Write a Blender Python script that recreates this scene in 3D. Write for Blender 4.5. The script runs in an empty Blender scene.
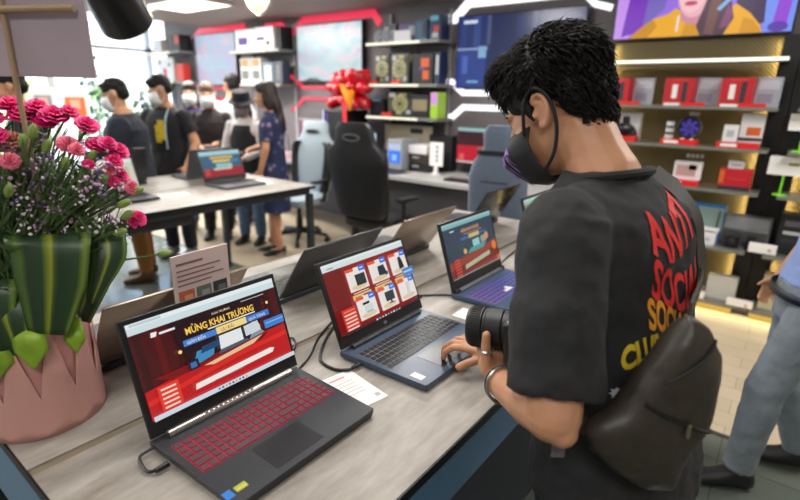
import bpy, bmesh, math, random
from mathutils import Vector, Matrix, Euler, noise
from mathutils.bvhtree import BVHTree
PI = math.pi
V = Vector
random.seed(7)
SC = bpy.context.scene
COL = SC.collection

# ------------------------------------------------------------------ materials
def lin(c):
    c = c / 255.0
    return c / 12.92 if c <= 0.04045 else ((c + 0.055) / 1.055) ** 2.4

def rgb(c):
    return (lin(c[0]), lin(c[1]), lin(c[2]), 1.0)

MATS = {}

def mat(name, col=(128, 128, 128), rough=0.5, metal=0.0, var=0.0, vscale=8.0, bump=0.0, bscale=40.0,
        coat=0.0, spec=0.5, stretch=None, sheen=0.0, emit=None, estr=0.0):
    if name in MATS:
        return MATS[name]
    m = bpy.data.materials.new(name)
    m.use_nodes = True
    nt = m.node_tree
    b = nt.nodes['Principled BSDF']
    b.inputs['Base Color'].default_value = rgb(col)
    b.inputs['Roughness'].default_value = rough
    b.inputs['Metallic'].default_value = metal
    b.inputs['Specular IOR Level'].default_value = spec
    if coat:
        b.inputs['Coat Weight'].default_value = coat
    if sheen:
        b.inputs['Sheen Weight'].default_value = sheen
    if emit:
        b.inputs['Emission Color'].default_value = rgb(emit)
        b.inputs['Emission Strength'].default_value = estr
    tc = None
    if var or bump:
        tc = nt.nodes.new('ShaderNodeTexCoord')
        mp = nt.nodes.new('ShaderNodeMapping')
        nt.links.new(tc.outputs['Object'], mp.inputs['Vector'])
        if stretch:
            mp.inputs['Scale'].default_value = stretch
    if var:
        n = nt.nodes.new('ShaderNodeTexNoise')
        n.inputs['Scale'].default_value = vscale
        n.inputs['Detail'].default_value = 4
        nt.links.new(mp.outputs[0], n.inputs['Vector'])
        r = nt.nodes.new('ShaderNodeValToRGB')
        c = rgb(col)
        r.color_ramp.elements[0].color = tuple(x * (1 - var) for x in c[:3]) + (1,)
        r.color_ramp.elements[1].color = tuple(min(1, x * (1 + var)) for x in c[:3]) + (1,)
        r.color_ramp.elements[0].position = 0.3
        r.color_ramp.elements[1].position = 0.7
        nt.links.new(n.outputs['Fac'], r.inputs['Fac'])
        nt.links.new(r.outputs['Color'], b.inputs['Base Color'])
    if bump:
        n2 = nt.nodes.new('ShaderNodeTexNoise')
        n2.inputs['Scale'].default_value = bscale
        n2.inputs['Detail'].default_value = 5
        nt.links.new(mp.outputs[0], n2.inputs['Vector'])
        bp = nt.nodes.new('ShaderNodeBump')
        bp.inputs['Strength'].default_value = bump
        bp.inputs['Distance'].default_value = 0.02
        nt.links.new(n2.outputs['Fac'], bp.inputs['Height'])
        nt.links.new(bp.outputs['Normal'], b.inputs['Normal'])
    MATS[name] = m
    return m

def emat(name, col, strength=1.0):
    """a surface that gives off light: screens, lamps, lit strips"""
    if name in MATS:
        return MATS[name]
    m = bpy.data.materials.new(name)
    m.use_nodes = True
    nt = m.node_tree
    b = nt.nodes['Principled BSDF']
    b.inputs['Base Color'].default_value = (0.01, 0.01, 0.01, 1)
    b.inputs['Roughness'].default_value = 0.25
    b.inputs['Emission Color'].default_value = rgb(col)
    b.inputs['Emission Strength'].default_value = strength
    MATS[name] = m
    return m

def scr(col, k=0.95):
    """a pixel colour of a lit screen"""
    return emat('screen_%d_%d_%d_%d' % (col[0], col[1], col[2], int(k * 100)), col, k)

# ------------------------------------------------------------------ mesh builder
class MB:
    def __init__(s):
        s.bm = bmesh.new()
        s.mats = []

    def mi(s, m):
        if m is None:
            if not s.mats:
                return 0
            return 0
        if m not in s.mats:
            s.mats.append(m)
        return s.mats.index(m)

    def _set(s, verts, m):
        i = s.mi(m)
        fs = set()
        for v in verts:
            for f in v.link_faces:
                fs.add(f)
        for f in fs:
            f.material_index = i
        return s

    def box(s, c, size, m=None, rot=None, bevel=0.0, seg=2):
        M = Matrix.Translation(V(c))
        if rot is not None:
            M = M @ (rot.to_4x4() if isinstance(rot, Matrix) else Euler(rot).to_matrix().to_4x4())
        M = M @ Matrix.Diagonal((size[0], size[1], size[2], 1))
        r = bmesh.ops.create_cube(s.bm, size=1.0, matrix=M)
        vs = r['verts']
        s._set(vs, m)
        if bevel:
            es = set(e for v in vs for e in v.link_edges)
            q = bmesh.ops.bevel(s.bm, geom=list(es), offset=bevel, segments=seg, affect='EDGES', profile=0.5)
            i = s.mi(m)
            for f in q['faces']:
                f.material_index = i
        return s

    def span(s, a, b, m=None, bevel=0.0, seg=2):
        c = [(a[i] + b[i]) / 2 for i in range(3)]
        return s.box(c, [abs(b[i] - a[i]) for i in range(3)], m, None, bevel, seg)

    def ell(s, c, r, m=None, rot=None, u=16, v=10):
        M = Matrix.Translation(V(c))
        if rot is not None:
            M = M @ (rot.to_4x4() if isinstance(rot, Matrix) else Euler(rot).to_matrix().to_4x4())
        if not hasattr(r, '__len__'):
            r = (r, r, r)
        M = M @ Matrix.Diagonal((r[0], r[1], r[2], 1))
        q = bmesh.ops.create_uvsphere(s.bm, u_segments=u, v_segments=v, radius=1.0, matrix=M)
        return s._set(q['verts'], m)

    def loft(s, rings, m=None, cap=True, closed=True):
        bm = s.bm
        i = s.mi(m)
        R = [[bm.verts.new(V(p)) for p in ring] for ring in rings]
        n = len(R[0])
        for a, b in zip(R, R[1:]):
            for k in range(n if closed else n - 1):
                f = bm.faces.new((a[k], a[(k + 1) % n], b[(k + 1) % n], b[k]))
                f.material_index = i
        if cap and closed:
            f = bm.faces.new(list(reversed(R[0]))); f.material_index = i
            f = bm.faces.new(R[-1]); f.material_index = i
        return s

    def tube(s, pts, r, m=None, n=8, cap=True, flat=1.0):
        pts = [V(p) for p in pts]
        rings = []
        t0 = (pts[1] - pts[0]).normalized()
        up = V((0, 0, 1)) if abs(t0.z) < 0.9 else V((1, 0, 0))
        u = t0.cross(up).normalized()
        for k, p in enumerate(pts):
            if k == 0:
                t = pts[1] - pts[0]
            elif k == len(pts) - 1:
                t = pts[-1] - pts[-2]
            else:
                t = pts[k + 1] - pts[k - 1]
            t.normalize()
            u = (u - t * u.dot(t)).normalized()
            w = t.cross(u)
            rr = r[k] if hasattr(r, '__len__') else r
            rings.append([p + (u * math.cos(2 * PI * j / n) * flat + w * math.sin(2 * PI * j / n)) * rr for j in range(n)])
        return s.loft(rings, m, cap)

    def cyl(s, a, b, r0, r1=None, m=None, n=20):
        return s.tube([a, b], [r0, r0 if r1 is None else r1], m, n)

    def cap_seg(s, p0, r0, p1, r1, m=None, n=12):
        """limb segment with round ends"""
        p0, p1 = V(p0), V(p1)
        s.ell(p0, r0, m, None, n, 8)
        s.ell(p1, r1, m, None, n, 8)
        if (p1 - p0).length > 1e-5:
            s.tube([p0, p1], [r0, r1], m, n)
        return s

    def lathe(s, prof, m=None, n=32, c=(0, 0, 0), cap=True):
        rings = [[(c[0] + r * math.cos(2 * PI * k / n), c[1] + r * math.sin(2 * PI * k / n), c[2] + z) for k in range(n)] for r, z in prof]
        return s.loft(rings, m, cap)

    def face(s, pts, m=None):
        f = s.bm.faces.new([s.bm.verts.new(V(p)) for p in pts])
        f.material_index = s.mi(m)
        return s

    def prism(s, poly, t, M=None, m=None):
        """2-D outline (x, y) with thickness t along its normal"""
        M = M or Matrix.Identity(4)
        return s.loft([[M @ V((x, y, 0)) for x, y in poly], [M @ V((x, y, t)) for x, y in poly]], m)

    def text(s, body, size, M, m=None, align='LEFT', extrude=0.0, bold=0.0, sx=1.0, shear=0.0, fine=0):
        cu = bpy.data.curves.new('lettering', 'FONT')
        cu.body = body
        cu.size = size
        cu.align_x = align
        cu.extrude = extrude
        cu.offset = bold
        cu.shear = shear
        cu.resolution_u = 3
        ob = bpy.data.objects.new('lettering', cu)
        COL.objects.link(ob)
        dg = bpy.context.evaluated_depsgraph_get()
        dg.update()
        me = bpy.data.meshes.new_from_object(ob.evaluated_get(dg))
        bpy.data.objects.remove(ob)
        bpy.data.curves.remove(cu)
        b2 = bmesh.new()
        b2.from_mesh(me)
        bpy.data.meshes.remove(me)
        if fine:
            bmesh.ops.triangulate(b2, faces=b2.faces[:])
            bmesh.ops.subdivide_edges(b2, edges=[e for e in b2.edges if e.calc_length() > fine], cuts=2, use_grid_fill=True)
            bmesh.ops.subdivide_edges(b2, edges=[e for e in b2.edges if e.calc_length() > fine], cuts=1)
            bmesh.ops.triangulate(b2, faces=b2.faces[:])
        i = s.mi(m)
        mp = {}
        for v in b2.verts:
            p = V((v.co.x * sx, v.co.y, v.co.z))
            mp[v] = s.bm.verts.new(M(p) if callable(M) else M @ p)
        for f in b2.faces:
            try:
                g = s.bm.faces.new([mp[v] for v in f.verts])
                g.material_index = i
            except ValueError:
                pass
        b2.free()
        return s

    def xf(s, M):
        for v in s.bm.verts:
            v.co = M @ v.co
        return s

    def mesh(s, name, smooth=True, ang=0.7, fixn=True):
        if fixn:
            bmesh.ops.recalc_face_normals(s.bm, faces=s.bm.faces[:])
        me = bpy.data.meshes.new(name)
        s.bm.to_mesh(me)
        s.bm.free()
        for m in s.mats:
            me.materials.append(m)
        if smooth:
            me.shade_smooth()
            if ang:
                me.set_sharp_from_angle(angle=ang)
        return me

def obj(name, mb, m=None, parent=None, smooth=True, ang=0.7, fixn=True):
    if isinstance(mb, MB):
        if m is not None and not mb.mats:
            mb.mats.append(m)
        me = mb.mesh(name, smooth, ang, fixn)
    else:
        me = mb
        if m is not None and not me.materials:
            me.materials.append(m)
    o = bpy.data.objects.new(name, me)
    COL.objects.link(o)
    if parent is not None:
        o.parent = parent
    return o

def tag(o, label, cat, group=None):
    o['label'] = label
    o['category'] = cat
    if group:
        o['group'] = group
    return o

def thing(name, label, cat, loc=(0, 0, 0), rz=0.0, group=None):
    o = bpy.data.objects.new(name, None)
    o.empty_display_size = 0.05
    COL.objects.link(o)
    o.location = loc
    o.rotation_euler = (0, 0, rz)
    return tag(o, label, cat, group)

def struct(name, mb, m=None, parent=None, smooth=False):
    o = obj(name, mb, m, parent, smooth)
    if parent is None:
        o['kind'] = 'structure'
    return o

def fuse(mb, voxel=0.006, it=4, m=None, disp=0.0, dscale=0.03, name='body', decim=None):
    """one continuous skin grown over overlapping pieces"""
    me = mb.mesh(name, False)
    o = bpy.data.objects.new(name, me)
    COL.objects.link(o)
    r = o.modifiers.new('r', 'REMESH')
    r.mode = 'VOXEL'
    r.voxel_size = voxel
    sm = o.modifiers.new('s', 'SMOOTH')
    sm.factor = 0.5
    sm.iterations = it
    if disp:
        tx = bpy.data.textures.new('fold', 'CLOUDS')
        tx.noise_scale = dscale
        d = o.modifiers.new('d', 'DISPLACE')
        d.texture = tx
        d.strength = disp
        d.mid_level = 0.5
    if decim:
        dc = o.modifiers.new('c', 'DECIMATE')
        dc.ratio = decim
    dg = bpy.context.evaluated_depsgraph_get()
    dg.update()
    out = bpy.data.meshes.new_from_object(o.evaluated_get(dg))
    out.name = name
    bpy.data.objects.remove(o)
    bpy.data.meshes.remove(me)
    out.materials.clear()
    if m is not None:
        out.materials.append(m)
    out.shade_smooth()
    return out

def copy_tree(root, loc=None, rz=None, label=None):
    r = root.copy()
    COL.objects.link(r)
    if loc is not None:
        r.location = loc
    if rz is not None:
        r.rotation_euler = (0, 0, rz)
    if label:
        r['label'] = label
    for ch in list(root.children):
        c = ch.copy()
        COL.objects.link(c)
        c.parent = r
        for g in list(ch.children):
            d = g.copy()
            COL.objects.link(d)
            d.parent = c
    return r

def ring(c, u, v, n=20, p=2.0):
    """ellipse (superellipse for p > 2) about c spanned by u and v"""
    out = []
    for k in range(n):
        a = 2 * PI * k / n
        ca, sa = math.cos(a), math.sin(a)
        ca = math.copysign(abs(ca) ** (2 / p), ca)
        sa = math.copysign(abs(sa) ** (2 / p), sa)
        out.append(V(c) + V(u) * ca + V(v) * sa)
    return out

def smooth_path(pts, k=6):
    """Catmull-Rom through the points"""
    pts = [V(p) for p in pts]
    P = [pts[0] * 2 - pts[1]] + pts + [pts[-1] * 2 - pts[-2]]
    out = []
    for i in range(1, len(P) - 2):
        for j in range(k):
            t = j / k
            a, b, c, d = P[i - 1], P[i], P[i + 1], P[i + 2]
            out.append(0.5 * ((2 * b) + (c - a) * t + (2 * a - 5 * b + 4 * c - d) * t * t + (3 * b - a - 3 * c + d) * t ** 3))
    out.append(pts[-1])
    return out
# ------------------------------------------------------------------ camera
cam_d = bpy.data.cameras.new('camera')
cam = bpy.data.objects.new('camera', cam_d)
COL.objects.link(cam)
rows = ((0.78922819, -0.19459596, 0.58245281), (0.61381887, 0.22127791, -0.75780108), (0.01858108, 0.9555985, 0.29408544))
Mc = Matrix(rows).to_4x4()
Mc.translation = (0, 0, 1.555)
cam.matrix_world = Mc
cam_d.sensor_width = 36
cam_d.lens = 22.5
cam_d.clip_start = 0.02
cam_d.dof.use_dof = True
cam_d.dof.focus_distance = 1.12
cam_d.dof.aperture_fstop = 2.3
SC.camera = cam
SC.view_settings.view_transform = 'Standard'
SC.view_settings.look = 'None'
SC.view_settings.exposure = 0.0
SC.view_settings.gamma = 1.0
SC.view_settings.use_curve_mapping = False

# ------------------------------------------------------------------ setting materials
def wood_floor():
    m = mat('light_plank_floor', (205, 190, 165), 0.38)
    nt = m.node_tree; b = nt.nodes['Principled BSDF']
    tc = nt.nodes.new('ShaderNodeTexCoord')
    br = nt.nodes.new('ShaderNodeTexBrick')
    br.inputs['Scale'].default_value = 1.0
    br.inputs['Brick Width'].default_value = 1.2
    br.inputs['Row Height'].default_value = 0.15
    br.inputs['Mortar Size'].default_value = 0.002
    br.inputs['Color1'].default_value = rgb((206, 190, 165))
    br.inputs['Color2'].default_value = rgb((192, 176, 150))
    br.inputs['Mortar'].default_value = rgb((150, 135, 112))
    nt.links.new(tc.outputs['Object'], br.inputs['Vector'])
    mp = nt.nodes.new('ShaderNodeMapping'); mp.inputs['Scale'].default_value = (1.5, 14, 1)
    nz = nt.nodes.new('ShaderNodeTexNoise'); nz.inputs['Scale'].default_value = 3; nz.inputs['Detail'].default_value = 6
    nt.links.new(tc.outputs['Object'], mp.inputs[0]); nt.links.new(mp.outputs[0], nz.inputs['Vector'])
    mx = nt.nodes.new('ShaderNodeMix'); mx.data_type = 'RGBA'; mx.blend_type = 'MULTIPLY'
    rp = nt.nodes.new('ShaderNodeValToRGB')
    rp.color_ramp.elements[0].color = (0.72, 0.70, 0.66, 1); rp.color_ramp.elements[1].color = (1, 1, 1, 1)
    nt.links.new(nz.outputs['Fac'], rp.inputs['Fac'])
    mx.inputs[0].default_value = 0.7
    nt.links.new(br.outputs['Color'], mx.inputs[6]); nt.links.new(rp.outputs['Color'], mx.inputs[7])
    nt.links.new(mx.outputs[2], b.inputs['Base Color'])
    return m

def tile_floor():
    m = mat('grey_stone_tile', (92, 98, 88), 0.11)
    nt = m.node_tree; b = nt.nodes['Principled BSDF']
    tc = nt.nodes.new('ShaderNodeTexCoord')
    br = nt.nodes.new('ShaderNodeTexBrick')
    br.inputs['Brick Width'].default_value = 0.6
    br.inputs['Row Height'].default_value = 0.6
    br.offset = 0.0
    br.inputs['Scale'].default_value = 1.0
    br.inputs['Mortar Size'].default_value = 0.0025
    br.inputs['Color1'].default_value = rgb((88, 94, 86))
    br.inputs['Color2'].default_value = rgb((98, 103, 94))
    br.inputs['Mortar'].default_value = rgb((60, 62, 58))
    nt.links.new(tc.outputs['Object'], br.inputs['Vector'])
    nt.links.new(br.outputs['Color'], b.inputs['Base Color'])
    return m

M_wall = mat('charcoal_wall', (98, 90, 93), 0.55, var=0.12, vscale=3, stretch=(1, 1, 14))
M_white = mat('white_paint', (226, 224, 220), 0.5)
M_ceil = mat('taupe_ceiling', (150, 138, 132), 0.6)
M_black = mat('black_metal', (22, 22, 24), 0.4)
M_blackp = mat('black_plastic', (20, 20, 22), 0.35)
M_dark = mat('dark_grey_plastic', (48, 48, 52), 0.42)
M_grey = mat('grey_plastic', (110, 112, 116), 0.45)
M_paper = mat('white_paper', (235, 232, 228), 0.6)
M_red = mat('glossy_red', (200, 22, 34), 0.3)

def led(col, k): return emat('led_%d_%d_%d_%d' % (col[0], col[1], col[2], int(k * 10)), col, k)

# ------------------------------------------------------------------ floor, walls, ceiling
XL, XR, YF, YB = -9.2, 3.2, -3.0, 4.75
TY = 2.62
struct('floor', MB().span((XL, TY, -0.1), (XR, YB, 0.0)), wood_floor())
struct('floor_tile', MB().span((XL, YF, -0.1), (XR, TY - 0.004, 0.0)), tile_floor())
struct('trim_1', MB().span((XL, TY - 0.02, -0.001), (XR, TY + 0.01, 0.003)), mat('floor_joint', (70, 66, 60), 0.4))
struct('wall_back', MB().span((-8.75, YB, 0), (XR, YB + 0.15, 2.9)), M_wall)
struct('wall_right', MB().span((XR, YF, 0), (XR + 0.15, YB, 2.9)), mat('warm_white_wall', (205, 200, 192), 0.6))
struct('wall_front', MB().span((XL, YF - 0.15, 0), (XR, YF, 2.9)), mat('pale_grey_wall', (190, 188, 186), 0.6))
struct('ceiling', MB().span((XL, YF, 2.85), (XR, YB + 0.15, 2.95)), M_white)
# lowered ceiling over the desk wall
struct('ceiling_soffit', MB().span((-7.4, 2.4, 2.5), (-1.5, YB, 2.848)), M_ceil)

# shop front on the left: posts, glass, transom
fr = MB()
for y in (-2.9, -0.9, 1.1, 3.1, 4.68):
    fr.span((XL - 0.1, y - 0.05, 0), (XL, y + 0.05, 2.85))
fr.span((XL - 0.1, YF, 2.75), (XL, YB, 2.85))
fr.span((XL - 0.1, YF, 2.2), (XL, YB, 2.26))
fr.span((XL - 0.1, YF, 0.0), (XL, YB, 0.12))
glass = bpy.data.materials.new('shop_glass'); glass.use_nodes = True
gn = glass.node_tree
for n in list(gn.nodes):
    if n.type == 'BSDF_PRINCIPLED': gn.nodes.remove(n)
tr = gn.nodes.new('ShaderNodeBsdfTransparent'); gl = gn.nodes.new('ShaderNodeBsdfGlossy'); gl.inputs['Roughness'].default_value = 0.02
ms = gn.nodes.new('ShaderNodeMixShader'); ms.inputs[0].default_value = 0.06
tr.inputs['Color'].default_value = (0.93, 0.96, 0.95, 1)
gn.links.new(tr.outputs[0], ms.inputs[1]); gn.links.new(gl.outputs[0], ms.inputs[2])
gn.links.new(ms.outputs[0], [n for n in gn.nodes if n.type == 'OUTPUT_MATERIAL'][0].inputs['Surface'])
w = struct('window_1', fr, mat('white_window_frame', (232, 232, 230), 0.4))
struct('window_glass', MB().span((XL - 0.055, YF, 0.12), (XL - 0.045, YB, 2.75)), glass, w)
# outside
struct('pavement', MB().span((-40, -14, -0.12), (XL - 0.1, 30, -0.02)), mat('pale_paving', (205, 203, 198), 0.7, var=0.1, vscale=1.5))

# ------------------------------------------------------------------ daylight and lamps
wd = bpy.data.worlds.new('sky'); SC.world = wd; wd.use_nodes = True
bg = wd.node_tree.nodes['Background']
sky = wd.node_tree.nodes.new('ShaderNodeTexSky')
sky.sky_type = 'NISHITA'
sky.sun_elevation = math.radians(50); sky.sun_rotation = math.radians(150); sky.sun_disc = False
sky.air_density = 1.0; sky.dust_density = 3.0
wd.node_tree.links.new(sky.outputs[0], bg.inputs['Color'])
bg.inputs['Strength'].default_value = 1.3

def area(loc, rot, sx, sy, power, col=(1, 1, 1), spread=PI):
    l = bpy.data.lights.new('lamp', 'AREA'); l.shape = 'RECTANGLE'; l.size = sx; l.size_y = sy
    l.energy = power; l.color = col; l.spread = spread
    o = bpy.data.objects.new('lamp', l); COL.objects.link(o); o.location = loc; o.rotation_euler = rot
    return o

# ceiling light panels (frame + diffuser), a lamp just under each
M_diff = emat('light_diffuser', (255, 250, 242), 3.0)
def ceiling_panel(x, y, z, sx, sy, label, power, col=(1.0, 0.97, 0.92), rz=0):
    t = thing('ceiling_light', label, 'ceiling light', (x, y, z), rz, 'ceiling light panels')
    f = MB(); w = 0.02
    f.span((-sx / 2 - w, -sy / 2 - w, -0.015), (sx / 2 + w, -sy / 2, 0)); f.span((-sx / 2 - w, sy / 2, -0.015), (sx / 2 + w, sy / 2 + w, 0))
    f.span((-sx / 2 - w, -sy / 2, -0.015), (-sx / 2, sy / 2, 0)); f.span((sx / 2, -sy / 2, -0.015), (sx / 2 + w, sy / 2, 0))
    obj('frame', f, M_white, t, False)
    obj('diffuser', MB().span((-sx / 2, -sy / 2, -0.010), (sx / 2, sy / 2, -0.002)), M_diff, t, False)
    area((x, y, z - 0.03), (0, 0, rz), sx, sy, power, col)
ceiling_panel(-5.75, 3.42, 2.5, 0.95, 0.55, 'longer ceiling panel light glowing white above the desk wall', 70)
ceiling_panel(-6.62, 3.12, 2.5, 0.60, 0.5, 'ceiling panel light next to the black spotlight head', 60)
# added lights without fixtures for unseen shop lamps, above tables and behind camera
for x, y, z, sx, sy, e in ((-1.0, 1.1, 2.84, 0.6, 1.6, 34), (-3.4, 1.1, 2.84, 0.6, 1.6, 22), (0.9, 2.9, 2.84, 0.6, 1.2, 60), (-6.2, 1.2, 2.84, 0.6, 1.6, 70),
                           (0.6, -0.9, 2.84, 1.2, 0.6, 34), (-2.6, -1.3, 2.84, 1.2, 0.6, 40)):
    area((x, y, z), (0, 0, 0), sx, sy, e, (1.0, 0.97, 0.93))
for x, y in ((-4.4, 3.3), (-2.4, 3.3)):  # two more added lights without fixtures, under the lowered ceiling
    area((x, y, 2.48), (0, 0, 0), 0.5, 0.5, 42, (1.0, 0.97, 0.93))

# black spotlight head hanging near the first table
t = thing('spotlight', 'large black spotlight head hanging from the ceiling above the rear table', 'spotlight', (-2.98, 1.36, 2.848))
A_, B_ = V((-2.72, 1.13, 2.22)) - V((-2.98, 1.36, 2.848)), V((-2.88, 1.37, 1.89)) - V((-2.98, 1.36, 2.848))
d_ = (B_ - A_).normalized()
hd = MB(); hd.tube([A_ - d_ * .10, A_ - d_ * .08, A_ + d_ * .05, B_ - d_ * .02, B_], [.06, .09, .12, .132, .132], None, 28)
ho = obj('lamp_head', hd, mat('spot_black', (14, 15, 20), .35), t, True, .6)
obj('lens_ring', MB().tube([B_ + d_ * .0005, B_ + d_ * .012], [.132, .122], None, 28), M_dark, ho)
m_ = (A_ + B_) / 2; sd_ = d_.cross(V((0, 0, 1))).normalized()
obj('yoke', MB().tube([m_ + sd_ * .132, m_ + sd_ * .142 + V((0, 0, .16)), m_ - sd_ * .142 + V((0, 0, .16)), m_ - sd_ * .132], .010), M_grey, t)
obj('rod', MB().tube([m_ + V((0, 0, .16)), V((m_.x, m_.y, -.02))], .012), M_black, t); obj('ceiling_plate', MB().cyl((m_.x, m_.y, -.02), (m_.x, m_.y, 0), .06, .06), M_black, t, False)
# shield shaped sign hanging below the soffit
t = thing('shield_sign', 'white edged yellow shield sign hanging from the ceiling', 'sign', (-4.30, 3.30, 2.5))
def shield(s, y0, y1, m):
    out = [(-.20, 0.0), (.20, 0.0), (.20, -.06), (.16, -.13), (.09, -.19), (0, -.235), (-.09, -.19), (-.16, -.13), (-.20, -.06)]
    return MB().loft([[V((x * s, y, (z_ + .10) * s - .10)) for x, z_ in out] for y in (y0, y1)], m)
obj('panel', shield(1.0, 0, .03, None), M_white, t, False); obj('face', shield(.88, -.006, -.0005, None), mat('shield_yellow', (232, 214, 60), .4), t, False)
obj('hanger', MB().cyl((-.12, .015, -.002), (-.12, .015, 0), .01).cyl((.12, .015, -.002), (.12, .015, 0), .01), M_black, t)

# ------------------------------------------------------------------ by the shop front and outside it
def shrub(name, label, c, r, h, col, n, pot=None, seed=1, group=None):
    random.seed(seed)
    t = thing(name, label, 'plant', c, 0, group)
    z0 = 0.0
    if pot:
        obj('pot', MB().lathe([(.12, 0), (.16, .30), (.15, .30), (.14, .26), (.01, .26)], pot, 20), None, t); z0 = .26
    obj('stem', MB().tube([(0, 0, z0), (.01, 0, z0 + (h - z0) * .6)], [.02, .012], mat('bark', (88, 70, 52), .8), 8), None, t)
    m = mat('leaf_%d_%d_%d' % col, col, .55, var=.35, vscale=6)
    f = MB()
    for i in range(n):
        d = V((random.gauss(0, 1), random.gauss(0, 1), random.gauss(0, 1))).normalized() * random.uniform(.35, 1) ** .5
        p = V((d.x * r, d.y * r, z0 + (h - z0) * .55 + d.z * (h - z0) * .47))
        a = V((random.gauss(0, 1), random.gauss(0, 1), random.gauss(0, .7))).normalized(); b = a.cross(V((random.random(), random.random(), 1))).normalized()
        L = random.uniform(.06, .13); w_ = L * .28
        f.face([p, p + a * L * .5 + b * w_, p + a * L, p + a * L * .5 - b * w_], m)
    o = obj('foliage', f, None, t, False, 0, False); o['kind'] = 'stuff'
    return t
shrub('hedge_shrub', 'sunlit yellow green shrub outside behind the far left man', (-11.6, 3.15, -.02), .72, 1.95, (150, 180, 40), 1500, None, 3)
shrub('hedge_shrub', 'sunlit green shrub outside behind the poster stands', (-11.4, 4.75, -.02), .66, 1.75, (110, 160, 44), 1300, None, 4)
shrub('potted_plant', 'tall dark green potted plant inside the shop front', (-8.80, 3.52, 0), .20, 2.05, (52, 86, 62), 420, mat('pale_pot', (210, 208, 204), .5), 5)
shrub('potted_plant', 'lower dark green potted plant beside the far rack', (-8.35, 4.05, 0), .20, 1.62, (66, 96, 70), 420, mat('pale_pot', (210, 208, 204), .5), 6)
struct('building_exterior', MB().span((-24, -14, -.1), (-22.5, 30, 7)), mat('white_render', (228, 228, 224), .8))
def poster_stand(label, c, rz, col, w, top):
    t = thing('poster_stand', label, 'poster stand', c, rz)
    obj('foot', MB().box((0, 0, .01), (.3, .3, .02)), M_grey, t, False); obj('pole', MB().cyl((0, 0, .02), (0, 0, top - .36), .014), M_grey, t)
    q = MB(); q.box((0, 0, top - .18), (w, .02, .36), M_white)
    q.box((0, -.011, top - .20), (w * .78, .002, .22), col); q.box((0, -.0125, top - .17), (w * .4, .002, .1), mat('pale_salmon', (240, 170, 140), .5))
    obj('board', q, None, t, False)
poster_stand('white poster stand with an orange picture near the shop front', (-6.92, 2.55, 0), .85, mat('poster_orange', (228, 110, 60), .5), .28, 1.56)
poster_stand('grey poster stand left of the one with the orange picture', (-7.10, 2.28, 0), .85, mat('poster_grey', (150, 148, 156), .5), .24, 1.58)
# ------------------------------------------------------------------ display tables
def table_top_mat():
    m = mat('grey_oak_laminate', (150, 146, 140), 0.48)
    nt = m.node_tree; b = nt.nodes['Principled BSDF']
    tc = nt.nodes.new('ShaderNodeTexCoord')
    mp = nt.nodes.new('ShaderNodeMapping'); mp.inputs['Scale'].default_value = (2.6, 0.9, 1)
    n1 = nt.nodes.new('ShaderNodeTexNoise'); n1.inputs['Scale'].default_value = 5; n1.inputs['Detail'].default_value = 9; n1.inputs['Roughness'].default_value = 0.62
    n1.inputs['Distortion'].default_value = 0.25
    nt.links.new(tc.outputs['Object'], mp.inputs[0]); nt.links.new(mp.outputs[0], n1.inputs['Vector'])
    r = nt.nodes.new('ShaderNodeValToRGB')
    e = r.color_ramp.elements
    e[0].position = 0.28; e[0].color = rgb((128, 120, 110))
    e[1].position = 0.72; e[1].color = rgb((180, 174, 166))
    x = r.color_ramp.elements.new(0.5); x.color = rgb((158, 151, 143))
    nt.links.new(n1.outputs['Fac'], r.inputs['Fac'])
    mp2 = nt.nodes.new('ShaderNodeMapping'); mp2.inputs['Scale'].default_value = (16, 2.2, 1)
    n2 = nt.nodes.new('ShaderNodeTexNoise'); n2.inputs['Scale'].default_value = 4; n2.inputs['Detail'].default_value = 6
    nt.links.new(tc.outputs['Object'], mp2.inputs[0]); nt.links.new(mp2.outputs[0], n2.inputs['Vector'])
    mx = nt.nodes.new('ShaderNodeMix'); mx.data_type = 'RGBA'; mx.blend_type = 'OVERLAY'; mx.inputs[0].default_value = 0.28
    nt.links.new(r.outputs['Color'], mx.inputs[6]); nt.links.new(n2.outputs['Fac'], mx.inputs[7])
    nt.links.new(mx.outputs[2], b.inputs['Base Color'])
    return m
M_top = table_top_mat()
M_slate = mat('slate_blue_steel', (96, 136, 172), 0.3, metal=0.2)
M_frame = mat('gunmetal_frame', (52, 56, 60), 0.4, metal=0.4)
T = 0.9
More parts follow.
